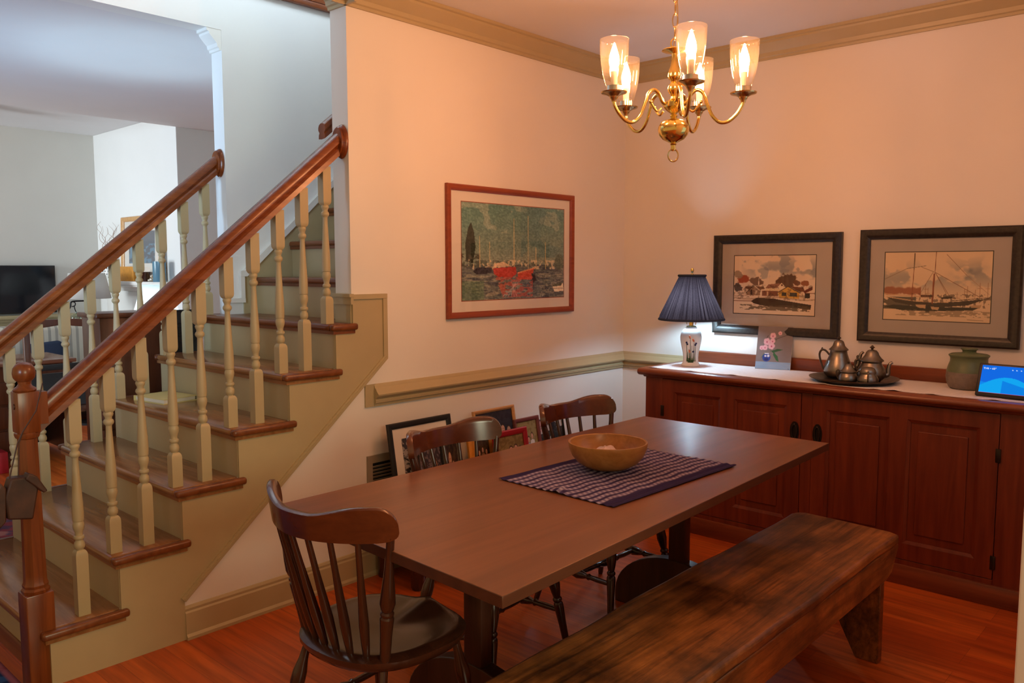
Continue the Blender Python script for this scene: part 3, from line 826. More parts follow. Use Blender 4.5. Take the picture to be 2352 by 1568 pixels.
# ================================================================== SIDEBOARD
sb = thing('sideboard', 'long dark red mahogany sideboard with panelled doors against the right wall', 'sideboard')
SX = -.50; Y0, Y1 = -.505, -2.66
cs = MB().box(SX+.014, Y1, .09, -.002, Y0, .848)
for ya, yb_ in ((Y0, -.615), (-1.408, -1.462), (-2.264, Y1)):
    cs.box(SX-.004, yb_, .09, SX+.014, ya, .848)
for ya, yb_ in ((-.615, -1.408), (-1.462, -2.264)):
    cs.box(SX-.004, yb_, .835, SX+.014, ya, .848).box(SX-.004, yb_, .09, SX+.014, ya, .115)
cs.build('case', 'mahog', sb, bevel=.002)
MB().rbox(SX-.016, Y1-.01, 0, -.002, Y0+.01, .092, .004).build('plinth', 'mahogy', sb)
tp = [(-.002, .846), (-.515, .846), (-.53, .849), (-.541, .857), (-.545, .866), (-.541, .876), (-.532, .883), (-.52, .886), (-.002, .886)]
MB().prism(tp, 1, Y1-.03, -.470).prism([(SX-.006, .835), (SX-.022, .847), (SX-.006, .847)], 1, Y1-.01, Y0+.012).build('top', 'mahogy', sb, ang=50, bevel=.006)
MB().prism([(-.005, .885), (-.040, .885), (-.040, .945), (-.032, .951), (-.005, .951)], 1, Y1, -.535).build('backsplash', 'mahogy', sb, ang=30)
def door(ya, yb_, panels, hy, hinge_y):
    z0, z1 = .118, .833
    d = MB()
    pz0, pz1 = .192, .766
    ys = [ya] + [v for p in panels for v in p] + [yb_]
    for i in range(0, len(ys), 2): d.box(SX-.006, ys[i+1], z0, SX+.012, ys[i], z1)
    for p in panels:
        d.box(SX-.006, p[1], z0, SX+.012, p[0], pz0).box(SX-.006, p[1], pz1, SX+.012, p[0], z1)
        d.box(SX+.006, p[1], pz0, SX+.012, p[0], pz1)
        # moulded edge and raised inner field
        for (qa, qb, q0, q1) in ((p[0], p[0]-.014, pz0, pz1), (p[1]+.014, p[1], pz0, pz1)):
            d.prism([(SX-.004, qa), (SX+.008, qa), (SX+.008, qb), (SX+.002, qb)] if qa == p[0] else [(SX+.002, qa), (SX+.008, qa), (SX+.008, qb), (SX-.004, qb)], 2, q0, q1)
        d.prism([(SX-.004, pz1), (SX+.008, pz1), (SX+.008, pz1-.014), (SX+.002, pz1-.014)], 1, p[1], p[0])
        d.prism([(SX-.004, pz0), (SX+.008, pz0), (SX+.008, pz0+.014), (SX+.002, pz0+.014)], 1, p[1], p[0])
        yi0, yi1 = p[0]-.045, p[1]+.045
        d.rbox(SX-.001, yi1, pz0+.05, SX+.009, yi0, pz1-.05, .003)
    o = d.build('door', 'mahog', sb, smooth=False)
    MB().lathe([(0, -.006), (.050, -.006), (.050, -.002), (.042, -.0), (0, .0)], (SX-.006, hy, .642), (1, 0, 0), 24, ell=.46).tube([(SX-.014, hy+.012*math.cos(a), .640+.036*math.sin(a)) for a in np.linspace(0, 2*PI, 24)[:-1]], .0045, 8, True).ball((SX-.014, hy, .676), .007).build('handle', 'bronze', o, 'dark bronze drop handle')
    for z in (.655, .19): MB().rbox(SX-.0105, hinge_y-.010, z-.03, SX-.004, hinge_y+.010, z+.03, .002).build('hinge', 'bronze', o)
door(-.617, -1.406, [(-.690, -.970), (-1.050, -1.333)], -1.378, -.617)
door(-1.464, -2.262, [(-1.533, -1.821), (-1.897, -2.190)], -1.492, -2.262)

# table runner
rw, rh = 120, 26
rv = []; rf = []
for i in range(rw):
    for j in range(rh):
        t = i/(rw-1); u = j/(rh-1)
        y = -.515 - 2.12*t
        xf = -.492 + .006*math.sin(9*t) + .004*math.sin(31*t)
        x = -.062 + (xf+.062)*u
        bumpz = .0035*max(0, math.sin(55*t+1))**6*max(0, u-.75)*4 + .006*math.exp(-((t-.62)/.012)**2)*max(0, u-.7)*3
        rv.append((x, y + (.03*(1-u) if i == 0 else 0)*0, .8875 + bumpz))
for i in range(rw-1):
    for j in range(rh-1): rf.append((i*rh+j, (i+1)*rh+j, (i+1)*rh+j+1, i*rh+j+1))
ro = tag(MB().faces(rv, rf).build('table_runner', 'runner'), 'pale striped cloth runner along the sideboard top', 'runner')
sm = ro.modifiers.new('thick', 'SOLIDIFY'); sm.thickness = .0012

# lamp on the sideboard
LX, LY, LZ = -.268, -.652, .889
lp = thing('table_lamp', 'porcelain vase table lamp with navy pleated shade at the left end of the sideboard', 'lamp', (LX, LY, LZ))
MB().lathe([(0, 0), (.051, 0), (.053, .005), (.050, .010), (.044, .02), (.0425, .045), (.045, .075), (.053, .11), (.0595, .145), (.0605, .165), (.056, .19), (.045, .207), (.033, .215), (.033, .222), (.0, .222)], seg=36).build('vase', 'ceramic', lp)
sh = MB(); sh.open = True
sh.lathe([(.182, .262), (.184, .266), (.1835, .274), (.181, .278)] + [(.181-.106*t, .278+.226*t) for t in np.linspace(.05, .95, 8)] + [(.0755, .504), (.0765, .508), (.0765, .516), (.074, .520)], seg=144, wob=lambda i, t: 1 + (.016 if i % 3 == 0 else -.005)*(1 if .285 < t < .50 else 0))
sho = sh.build('shade', 'navyshade', lp, ang=80)
sd = sho.modifiers.new('thick', 'SOLIDIFY'); sd.thickness = .0015
MB().tube([(.1825*math.cos(a), .1825*math.sin(a), .267) for a in np.linspace(0, 2*PI, 49)[:-1]], .006, 8, True).build('shade_binding', 'navy', lp)
MB().tube([(.0755*math.cos(a), .0755*math.sin(a), .515) for a in np.linspace(0, 2*PI, 33)[:-1]], .006, 8, True).build('shade_binding', 'navy', lp)
MB().lathe([(0, .222), (.03, .222), (.028, .228), (.012, .232), (.012, .25), (.018, .254), (.018, .262), (.012, .268), (.012, .30), (0, .30)], seg=20).tube([(0, -.028, .236), (0, -.033, .26), (0, -.05, .32), (0, -.035, .44), (0, 0, .515)], .002, 6).tube([(0, .028, .236), (0, .033, .26), (0, .05, .32), (0, .035, .44), (0, 0, .515)], .002, 6).lathe([(.004, .515), (.008, .522), (.004, .528), (.007, .535), (.010, .545), (.007, .555), (0, .558)], seg=16).build('fitting', 'brass', lp)
MB().tube([(.0745*math.cos(a), .0745*math.sin(a), .512) for a in (0, PI)], .002, 6).tube([(.0745*math.cos(a), .0745*math.sin(a), .512) for a in (PI/2, 3*PI/2)], .002, 6).build('spider', 'brass', lp)
MB().lathe([(.0, .30), (.013, .30), (.016, .315), (.026, .335), (.030, .355), (.026, .378), (.012, .392), (0, .395)], seg=24).build('bulb', 'bulbcool', lp)
def vase_r(z):
    P_ = [(0, .051), (.02, .044), (.045, .0425), (.075, .045), (.11, .053), (.145, .0595), (.165, .0605), (.19, .056)]
    for (a, ra), (b, rb) in zip(P_, P_[1:]):
        if a <= z <= b: return ra + (rb-ra)*(z-a)/(b-a)
    return .05
def vp(ang, z): r = vase_r(z)+.0004; return (r*math.cos(ang), r*math.sin(ang), z)
A0 = math.atan2(-3.02-LY, -4.39-LX)
lf = MB()
for da, zt, ph in ((-.05, .16, .02), (.30, .142, .1), (-.42, .13, -.08), (.12, .12, .05), (-.2, .10, .1), (.48, .13, .12), (-.30, .085, -.1), (.38, .09, -.05)):
    lf.tube([vp(A0+da+ph*(1-t), .028+(zt-.028)*t) for t in np.linspace(0, 1, 9)], [.0028-.0017*t for t in np.linspace(0, 1, 9)], 6)
for k in range(7): lf.tube([vp(A0-.30+.1*k, .022), vp(A0-.33+.1*k, .038+.01*(k % 2))], .003, 6)
lf.build('painted_leaves', 'iris_g', lp, 'green iris leaves painted on the vase')
fo = MB()
for da, z in ((-.12, .172), (.26, .147), (.2, .154), (-.08, .165), (-.16, .09), (-.12, .083)):
    fo.ball(vp(A0+da, z), .0055, 10, 6)
fo.build('painted_flower', 'iris_o', lp, 'orange flowers painted on the vase')
fb = MB()
for da, z in ((-.42, .137), (-.36, .128), (.52, .132), (.46, .124), (.30, .085)): fb.ball(vp(A0+da, z), .006, 10, 6)
fb.build('painted_flower', 'iris_b', lp, 'blue flowers painted on the vase')

# orchid canvas
cv = Canvas(90, 118, (120, 112, 112))
cv.mix(cv.n(4, 5, 3), (140, 132, 128), .5)
cv.mix((cv.V > .83).astype(float), (150, 172, 196)); cv.mix((cv.V > .83)*cv.n(3, 20, 5), (105, 150, 190), .6)
cv.line((.20, .42), (.30, .22), .006, (60, 50, 50)).line((.40, .60), (.55, .30), .005, (90, 100, 70)).line((.52, .30), (.92, .17), .005, (70, 55, 60))
cv.poly([(.42, .58), (.60, .52), (.76, .54), (.62, .58), (.48, .62)], (45, 92, 60)).poly([(.50, .60), (.62, .70), (.66, .82), (.58, .79), (.48, .66)], (45, 100, 62)).poly([(.26, .66), (.14, .76), (.20, .66), (.3, .6)], (75, 110, 80))
for x, y, r in ((.44, .22, .085), (.64, .155, .055), (.28, .36, .095), (.44, .345, .075), (.42, .46, .095), (.24, .50, .075), (.14, .51, .06)):
    for k in range(5):
        a = k*2*PI/5+x*9; cv.ell(x+.5*r*math.cos(a), y+.5*r*math.sin(a)*.8, r*.55, r*.5, (222, 178, 190), 1, .3)
    cv.ell(x, y+.01, r*.22, r*.22, (180, 70, 100), .9)
cv.ell(.30, .735, .115, .095, (40, 70, 150)).ell(.27, .70, .03, .02, (215, 220, 235)).ell(.35, .695, .035, .03, (215, 220, 235)).ell(.30, .775, .06, .03, (28, 45, 110)).rect(.24, .63, .37, .65, (205, 212, 230))
cv.rect(.93, .975, .97, .985, (40, 40, 50))
cb = thing('orchid_canvas', 'small unframed orchid painting leaning behind the runner on the sideboard', 'painting')
bl_, br_ = Vector((-.142, -.985, .889)), Vector((-.092, -1.166, .889))
ux = (br_-bl_).normalized(); W_ = (br_-bl_).length
upv = Vector((.10, -.03, .236)); 
nn = ux.cross(upv).normalized(); upn = nn.cross(ux).normalized()
H_ = .246
picture('painted_face', cv, bl_+upn*H_+nn*.0006, ux, upn, W_, H_, parent=cb)
mb = MB(); q = [bl_, br_, br_+upn*H_, bl_+upn*H_]; mb.faces(q+[p-nn*.012 for p in q], [(0,1,2,3),(7,6,5,4),(0,4,5,1),(1,5,6,2),(2,6,7,3),(3,7,4,0)]).build('stretcher_frame', 'matw', cb, smooth=False)

# ---- pewter tea set
tr = tag(MB().lathe([(0, .002), (.150, .002), (.170, .006), (.188, .016), (.204, .022), (.208, .021), (.206, .017), (.189, .010), (.175, .0), (0, .0)], (-.305, -1.582, .8895), (0, 0, 1), 64).build('serving_tray', 'pewterd'), 'round dark pewter tray under the tea set on the sideboard', 'tray')
TZ = .8925
def pot(name, label, x, y, sc, prof, lid, knob, spout, handles, hand=None):
    t = thing(name, label, name.replace('_', ' '), (x, y, TZ), 0, 'pewter tea set on the tray'); t.scale = sc
    MB().lathe(prof, seg=36).build('body', 'pewter', t)
    lo = MB().lathe(lid, seg=36).build('lid', 'pewter', t)
    if knob: MB().lathe(knob, seg=18).build('knob', 'pewterd', lo)
    if spout: MB().tube(spline(spout[0], 6), [spout[1][0]+(spout[1][1]-spout[1][0])*i/(6*(len(spout[0])-1)) for i in range(6*(len(spout[0])-1)+1)], 12).build('spout', 'pewter', t)
    for hp in handles: MB().tube(spline(hp[0], 6), hp[1], 10).build('handle', 'pewterd', t)
    return t
VR = Vector((math.sin(yaw-.28), -math.cos(yaw-.28), 0))    # roughly to the right along the sideboard
def rr(a, z): v = VR*a; return (v.x, v.y, z)
pot('coffee_pot', 'tall pewter coffee pot at the back left of the tray', -.232, -1.478, (.88, .88, .87),
    [(0, 0), (.050, 0), (.056, .004), (.074, .02), (.080, .035), (.078, .055), (.068, .085), (.056, .115), (.048, .14), (.046, .155), (.050, .163), (0, .163)],
    [(.0, .160), (.053, .160), (.053, .165), (.044, .173), (.034, .185), (.030, .198), (.026, .210), (.016, .218), (.006, .221), (0, .221)],
    [(0, .219), (.005, .221), (.006, .225), (.013, .229), (.009, .234), (.004, .238), (.005, .242), (0, .245)],
    ([rr(.066, .05), rr(.10, .066), rr(.112, .11), rr(.120, .14), rr(.134, .153)], (.017, .006)),
    [([rr(-.05, .132), rr(-.072, .156), rr(-.092, .158), rr(-.103, .135), rr(-.098, .10), rr(-.085, .06), rr(-.077, .045)], .006), ([rr(-.092, .158), rr(-.091, .168), rr(-.086, .172)], .004)])
pot('teapot', 'squat pewter teapot at the back right of the tray', -.262, -1.652, (1, 1, 1.03),
    [(0, 0), (.042, 0), (.047, .004), (.064, .022), (.068, .038), (.063, .060), (.050, .078), (.045, .088), (.050, .098), (0, .098)],
    [(.0, .096), (.055, .096), (.055, .101), (.044, .110), (.033, .125), (.028, .138), (.020, .147), (.006, .151), (0, .151)],
    [(0, .149), (.005, .152), (.006, .156), (.013, .161), (.007, .166), (.004, .170), (0, .173)],
    ([rr(.054, .03), rr(.074, .035), rr(.076, .06), rr(.082, .083), rr(.094, .092)], (.014, .006)),
    [([rr(-.05, .09), rr(-.062, .102), rr(-.074, .095), rr(-.075, .072), rr(-.066, .045), rr(-.058, .036)], .0055), ([rr(-.066, .10), rr(-.068, .116), rr(-.062, .121)], .0035)])
pot('sugar_bowl', 'small lidded two handled pewter sugar bowl, front left on the tray', -.395, -1.588, (1.0, 1.0, 1.12),
    [(0, 0), (.030, 0), (.034, .003), (.044, .012), (.045, .022), (.038, .034), (.032, .042), (.034, .048), (0, .048)],
    [(0, .046), (.037, .046), (.037, .050), (.029, .056), (.023, .066), (.016, .078), (.006, .083), (0, .083)],
    [(0, .082), (.004, .084), (.006, .089), (0, .093)], None,
    [([rr(-.033, .042), rr(-.045, .055), rr(-.054, .048), rr(-.052, .030), rr(-.044, .014)], .003), ([rr(.033, .042), rr(.045, .052), rr(.054, .046), rr(.05, .030), rr(.044, .016)], .003)])
nf = (CAM-Vector((-.40, -1.69, 1.45))).normalized()
pot('creamer', 'small open pewter creamer with its handle toward us, front right on the tray', -.398, -1.682, (1.0, 1.0, 1.12),
    [(0, 0), (.030, 0), (.035, .003), (.047, .014), (.048, .024), (.041, .036), (.034, .044), (.0335, .048), (0, .048)],
    [(0, .047), (.036, .047), (.037, .051), (.036, .058), (.030, .068), (.018, .074), (0, .075)], None, None,
    [([(nf.x*.032, nf.y*.032, .055), (nf.x*.048, nf.y*.048, .058), (nf.x*.056, nf.y*.056, .045), (nf.x*.052, nf.y*.052, .02), (nf.x*.046, nf.y*.046, .012)], .003)])

# jar
jr = thing('stoneware_jar', 'lidded stoneware jar, sage green above bare grey, near the right end of the sideboard', 'jar', (-.192, -2.062, .889))
MB().lathe([(0, 0), (.070, 0), (.080, .006), (.090, .03), (.0935, .055), (.0915, .078), (.0, .078)], seg=40).build('base', 'clay', jr, 'unglazed grey lower half')
MB().lathe([(0, .078), (.0917, .078), (.085, .105), (.078, .125), (.0775, .14), (.082, .152), (0, .152)], seg=40).build('upper_body', 'green', jr, 'sage green glazed upper half')
MB().lathe([(0, .150), (.084, .150), (.085, .156), (.076, .161), (.034, .166), (.028, .170), (.030, .178), (.036, .183), (.034, .187), (.022, .185), (0, .184)], seg=40).build('lid', 'green', jr)

# smart display
dp = thing('smart_display', 'black smart display showing a blue screen at the right end of the sideboard', 'screen', (-.415, -2.262, .889), math.radians(-95.5))
# local: x to the right, -y faces the room
tl = Matrix.Rotation(math.radians(-20), 4, 'X')
body = MB(); n0 = 0
body.rbox(-.122, -.010, 0, .122, .006, .148, .005, 3)
for v in body.bm.verts: v.co = tl @ v.co
body.prism([(.0, .004), (.09, .0), (.085, .008), (.03, .10)], 0, -.075, .075).build('body', 'blackplastic', dp)
sc = Canvas(100, 64, (20, 105, 225))
sc.mix((sc.V > .42+.25*np.sin(2.2*sc.U+.8)).astype(float), (18, 135, 235)); sc.mix((sc.V > .75-.35*np.sin(3.2*sc.U)).astype(float), (20, 165, 240)); sc.mix(((sc.V > .55+.5*(sc.U-.45)) & (sc.U > .4)).astype(float), (15, 120, 225), .8)
sc.rect(0, .985, 1, 1, (225, 60, 110))
for k in range(6): sc.ell(.55+.075*k, .12, .012, .02, (200, 225, 250))
so = picture('screen', sc, tl @ Vector((-.108, -.0107, .138)), (1, 0, 0), tl.to_3x3() @ Vector((0, 0, 1)), .216, .122, parent=dp)
sm_ = bpy.data.materials.new('lit_screen'); sm_.use_nodes = True
nt = sm_.node_tree; nt.nodes.remove(nt.nodes['Principled BSDF'])
va = nt.nodes.new('ShaderNodeVertexColor'); va.layer_name = 'paint'
em = nt.nodes.new('ShaderNodeEmission'); em.inputs[1].default_value = 1.0
nt.links.new(va.outputs[0], em.inputs[0]); nt.links.new(em.outputs[0], nt.nodes['Material Output'].inputs[0])
so.data.materials[0] = sm_
def text(body, name, size, mat, parent, matrix):
    fc = bpy.data.curves.new(name, 'FONT'); fc.body = body; fc.size = size; fc.extrude = .0001
    tmp = bpy.data.objects.new(name, fc); COL.objects.link(tmp)
    me = bpy.data.meshes.new_from_object(tmp.evaluated_get(bpy.context.evaluated_depsgraph_get()))
    bpy.data.objects.remove(tmp); me.materials.clear(); me.materials.append(mat)
    o = bpy.data.objects.new(name, me); COL.objects.link(o)
    o.parent = parent; o.matrix_local = matrix; return o
M['whitepix'] = emit('white_pixels', (.85, .93, 1), 1.0)
text('9:46 \u2022 60\u00b0', 'clock_text', .0125, M['whitepix'], dp, tl @ Matrix.Translation((-.102, -.0113, .120)) @ Matrix.Rotation(PI/2, 4, 'X'))

# ================================================================== PLACEMAT + BOWL
cv = Canvas(300, 190, (52, 38, 74))
u, v = cv.U, cv.V
wob = .006*np.sin(u*34+2*v*6)*1.0 + .012*(cv.n(9, 6, 21)-.5)
ph = ((v+wob)*15.5) % 1.0
chk = (.5+.5*np.sin(u*2*PI*34+np.floor((v+wob)*15.5)*.7))
st_ = np.clip((.24-np.abs(ph-.5))/.08, 0, 1)
band = ((v > .075) & (v < .915)).astype(float)
cv.mix(st_*band, (205, 184, 190), .88); cv.mix(st_*band*chk, (104, 86, 116), .70)
cv.mix((1-st_)*band*chk, (88, 74, 112), .45)
cv.mix(cv.n(60, 40, 8, 2), (40, 28, 62), .25)
a_, b_, c_ = Vector((-2.462, -1.205, .7525)), Vector((-1.757, -1.235, .7525)), Vector((-2.472, -1.675, .7525))
dsp = .0012 + .006*np.clip(cv.n(5, 7, 31)-.42, 0, 1) + .011*np.exp(-((u-.03)/.03)**2-((v-.52)/.05)**2) + .0016*np.sin(v*2*PI*15.5)
pm = picture('placemat', cv, a_, (b_-a_).normalized(), (a_-c_).normalized(), (b_-a_).length, (a_-c_).length, 'cloth', disp=dsp)
tag(pm, 'navy and white checked woven placemat under the wooden bowl', 'placemat')
md = pm.modifiers.new('thick', 'SOLIDIFY'); md.thickness = .0014
bo = MB().lathe([(0, .0), (.055, .0), (.075, .004), (.105, .022), (.124, .045), (.1345, .072), (.137, .088), (.1365, .0915), (.133, .0925), (.1295, .0895), (.127, .073), (.116, .047), (.097, .024), (.07, .011), (0, .009)], (-2.118, -1.40, .7605), (0, 0, 1), 64).build('wooden_bowl', 'bowl')
tag(bo, 'round turned wooden bowl on the checked placemat on the table', 'bowl')
cl = MB(); pk = thing('cloth_pouch', 'crumpled pale pink cloth with script lettering inside the wooden bowl', 'cloth', (-2.095, -1.375, .776))
N, R = 36, 12; vs = []; fs = []
for j in range(R+1):
    t = j/R
    for i in range(N):
        a = 2*PI*i/N; r = .062*math.sin(t*PI/2*1.05)*(1+.10*math.sin(3*a+1)+.05*math.sin(7*a))
        z = .047*math.cos(t*PI/2)*(1+.12*math.sin(5*a)*t) + .006*math.sin(9*a)*t*(1-t)*3 + .004*math.sin(2*a)
        vs.append((r*math.cos(a)*1.1, r*math.sin(a)*.9, max(z, .0)))
for j in range(R):
    for i in range(N): fs.append((j*N+i, j*N+(i+1) % N, (j+1)*N+(i+1) % N, (j+1)*N+i))
cl.faces(vs, fs); bmesh.ops.remove_doubles(cl.bm, verts=cl.bm.verts, dist=1e-5); cl.build('cloth', 'pinkcloth', pk, ang=70)
D = math.atan2(-3.02+1.375, -4.39+2.095); sq = MB()
for off, amp, z0 in ((-.028, .004, .030), (.010, .003, .026)):
    pts = []
    for k in range(26):
        s_ = off + .030*k/25; ang = D + s_/.05; zz = z0 + amp*math.sin(k*1.7)
        rr_ = .0665*math.sqrt(max(0, 1-(zz/.052)**2))
        pts.append((rr_*1.06*math.cos(ang), rr_*.95*math.sin(ang), zz+.002))
    sq.tube(pts, .0008, 5)
sq.build('lettering', 'frame_dark', pk)
MB().tube(spline([(.05, -.03, .012), (.075, -.045, .026), (.082, -.035, .012), (.07, -.02, .006)], 6), .0025, 8).build('ear_loop', 'pinkcloth', pk)

# ================================================================== WALL PICTURES
def framed(name, label, cat, origin, ux, w, h, fw_, depth, fmat, matw, mmat, cvs, pad=.004, line=None, lean=0.0, glass=True, rz=0):
    """upper-left outer corner at origin; ux along the wall to the right; the frame is built hanging and faces the room"""
    t = thing(name, label, cat)
    ux = Vector(ux).normalized(); upz = Vector((0, 0, 1)); nrm = ux.cross(upz)
    if lean: 
        rot = Matrix.Rotation(lean, 3, ux); upz = rot @ upz; nrm = rot @ nrm
    o = Vector(origin)
    def P(a, b, d): return o + ux*a - upz*b + nrm*d
    prof = [(0, 0), (0, depth*.75), (fw_*.18, depth), (fw_*.55, depth*.92), (fw_*.85, depth*.62), (fw_, depth*.5), (fw_, 0)]
    mb = MB(); vs = []; fs = []
    for (sx, sy) in ((0, 0), (1, 0), (1, 1), (0, 1)):
        for (q, d) in prof:
            vs.append(P(q if sx == 0 else w-q, q if sy == 0 else h-q, d))
    k = len(prof)
    for c in range(4):
        for i in range(k):
            j = (i+1) % k; e = (c+1) % 4
            fs.append((c*k+i, c*k+j, e*k+j, e*k+i))
    mb.faces(vs, fs).build('frame', fmat, t, ang=30)
    d0 = depth*.25
    ml, mtp, mr, mbt = matw
    mb = MB(); i0 = fw_-.002
    if ml > 0:
        a0, a1, b0, b1 = i0, w-i0, i0, h-i0
        ia0, ia1, ib0, ib1 = fw_+ml, w-fw_-mr, fw_+mtp, h-fw_-mbt
        vs = [P(a0, b0, d0), P(a1, b0, d0), P(a1, b1, d0), P(a0, b1, d0), P(ia0, ib0, d0), P(ia1, ib0, d0), P(ia1, ib1, d0), P(ia0, ib1, d0)]
        fs = [(0, 1, 5, 4), (1, 2, 6, 5), (2, 3, 7, 6), (3, 0, 4, 7)]
        vs2 = [v - nrm*.0015 for v in vs]; n_ = len(vs)
        fs += [tuple(n_+i for i in reversed(f)) for f in fs[:4]] + [(4, 5, 13, 12), (5, 6, 14, 13), (6, 7, 15, 14), (7, 4, 12, 15)]
        mb.faces(vs+vs2, fs).build('mat', mmat, t, smooth=False)
        if line:
            lw = .004; mb = MB(); e = d0+.0006
            L0 = [(ia0, ib0), (ia1, ib0), (ia1, ib1), (ia0, ib1)]
            L1 = [(ia0-lw, ib0-lw), (ia1+lw, ib0-lw), (ia1+lw, ib1+lw), (ia0-lw, ib1+lw)]
            vs = [P(*p, e) for p in L1]+[P(*p, e) for p in L0]
            mb.faces(vs, [(0, 1, 5, 4), (1, 2, 6, 5), (2, 3, 7, 6), (3, 0, 4, 7)]).build('mat_line', line, t, smooth=False)
    else: ia0, ia1, ib0, ib1 = i0, w-i0, i0, h-i0
    picture('print', cvs, P(ia0-.001, ib0-.001, d0-.0008), ux, upz, ia1-ia0+.002, ib1-ib0+.002, parent=t)
    mb = MB(); b = .0003
    vs = [P(.004, .004, b), P(w-.004, .004, b), P(w-.004, h-.004, b), P(.004, h-.004, b)]
    mb.faces(vs+[v+nrm*.0012 for v in vs], [(0, 1, 2, 3), (7, 6, 5, 4), (0, 4, 5, 1), (1, 5, 6, 2), (2, 6, 7, 3), (3, 7, 4, 0)]).build('backing', 'black', t, smooth=False)
    if glass:
        g = d0+.003; e = d0+.0045; i0 = fw_*.9
        vs = [P(i0, i0, g), P(w-i0, i0, g), P(w-i0, h-i0, g), P(i0, h-i0, g)]
        MB().faces(vs+[v+nrm*.0015 for v in vs], [(0, 1, 2, 3), (7, 6, 5, 4), (0, 4, 5, 1), (1, 5, 6, 2), (2, 6, 7, 3), (3, 7, 4, 0)]).build('glass', 'glass', t, smooth=False)
    return t

# harbour print in teal and red
cv = Canvas(220, 200, (96, 128, 120)); u, v = cv.U, cv.V
cv.mix(np.clip(.30-v, 0, 1)*3, (70, 120, 112), .7); cv.mix(np.clip((v-.25)/.4, 0, 1)*(v < .64), (138, 142, 126), .8)
nz = cv.n(8, 6, 40); cv.mix((nz > .56)*(v < .3), (150, 165, 150), .6); cv.mix((cv.n(5, 5, 41) > .5)*(u > .55)*(v < .55), (72, 108, 110), .5)
cv.mix(cv.n(70, 70, 42, 2), (60, 90, 88), .35)
cv.mix((v > .63).astype(float), (92, 102, 100)); cv.mix((v > .63)*(cv.n(14, 70, 43) > .52), (58, 66, 78), .75); cv.mix((v > .72)*(cv.n(16, 60, 44) > .58), (150, 150, 132), .6)
cv.mix((v > .8)*(u < .2), (86, 116, 92), .6)
tr_ = [(.04, .60), (.035, .42), (.06, .26), (.085, .2), (.11, .30), (.125, .45), (.10, .62)]
cv.poly(tr_, (38, 46, 36)); cv.mix((cv.n(30, 40, 45) > .5)*(v > .52)*(v < .66)*(u < .16), (60, 62, 52), .8)
cv.mix((cv.n(40, 20, 46) > .5)*(v > .585)*(v < .66), (70, 82, 74), .8); cv.mix((cv.n(46, 26, 47) > .62)*(v > .58)*(v < .68), (190, 180, 150), .8)
cv.ell(.95, .60, .05, .09, (70, 88, 78), .8)
for x, y0, y1 in ((.16, .34, .70), (.25, .40, .66), (.48, .14, .68), (.62, .10, .72), (.70, .44, .68), (.80, .38, .68)): cv.line((x, y0), (x+.002, y1), .0035, (186, 168, 122), .85)
cv.poly([(.10, .70), (.14, .66), (.27, .66), (.27, .70), (.22, .73), (.13, .73)], (46, 44, 52))
cv.poly([(.28, .67), (.38, .66), (.50, .655), (.505, .73), (.46, .77), (.33, .76), (.29, .73)], (158, 52, 44)); cv.poly([(.28, .66), (.46, .65), (.38, .60), (.30, .62)], (205, 180, 150), .8)
cv.poly([(.52, .72), (.68, .67), (.66, .79), (.52, .79)], (168, 70, 52)); cv.line((.52, .72), (.69, .665), .006, (190, 130, 90)); cv.poly([(.655, .72), (.69, .74), (.705, .80), (.665, .84)], (46, 38, 44))
cv.mix((cv.n(26, 50, 48) > .47)*(v > .76)*(v < .98)*(u > .30+.35*(v-.76))*(u < .67), (170, 82, 70), .7)
for k in range(6): cv.line((.55-.02*k, .80), (.36+.03*k, .98), .003, (190, 178, 170), .5)
cv.poly([(.87, .86), (.99, .84), (1, .93), (.90, .94)], (214, 200, 178)); cv.poly([(.87, .86), (.99, .83), (.97, .87), (.88, .88)], (70, 78, 64)); cv.line((.88, .90), (1, .90), .004, (120, 112, 100))
cv.a = np.clip(cv.a*1.22 + (cv.n(90, 80, 49, 2)-.5)[..., None]*60, 0, 255)
framed('framed_harbour_print', 'framed harbour print of red boats in a thin red wood frame on the long wall', 'picture', (-1.573, -.002, 1.872), (1, 0, 0), 1.026, .682, .032, .024, 'frame_red', (.075, .054, .052, .058), 'matw', cv, line=M['frame_red'])

def paper(w, h, seed):
    cv = Canvas(w, h, (226, 206, 178)); cv.mix(cv.n(5, 4, seed), (214, 190, 160), .5); return cv
SEP, DK, GRY = (112, 66, 42), (58, 40, 30), (140, 140, 138)
cv = paper(240, 172, 50); u, v = cv.U, cv.V
cl_ = np.clip((cv.n(5, 5, 51)-.50)/.08, 0, 1)*np.exp(-((v-.22)/.17)**2)*np.clip((u-.08)*5, 0, 1); cv.mix(cl_, GRY, .8)
cv.mix(np.clip((cv.n(7, 7, 52)-.56)/.06, 0, 1)*(v < .4)*(u > .1), (120, 126, 130), .5)
for (cx, cy, rx, ry, c, sd_) in ((.66, .42, .12, .12, (84, 58, 40), 1), (.58, .45, .06, .06, (90, 58, 40), 2), (.29, .44, .09, .08, (98, 70, 52), 3), (.11, .40, .09, .07, (150, 66, 36), 4), (.05, .33, .06, .07, (150, 132, 110), 5), (.05, .55, .07, .07, (72, 64, 58), 6), (.88, .47, .05, .05, (140, 84, 50), 7), (.78, .46, .05, .05, (104, 66, 44), 8)):
    d = ((u-cx)/rx)**2+((v-cy)/ry)**2; cv.mix(np.clip((1-d+(cv.n(22, 22, 60+sd_)-.5)*1.7)/.25, 0, 1), c, .9)
cv.poly([(.31, .50), (.318, .38), (.326, .50)], (230, 214, 190)).poly([(.13, .66), (.14, .54), (.30, .54), (.30, .66)], (196, 172, 140)).poly([(.15, .53), (.38, .53), (.40, .57), (.24, .60), (.14, .56)], (120, 84, 60))
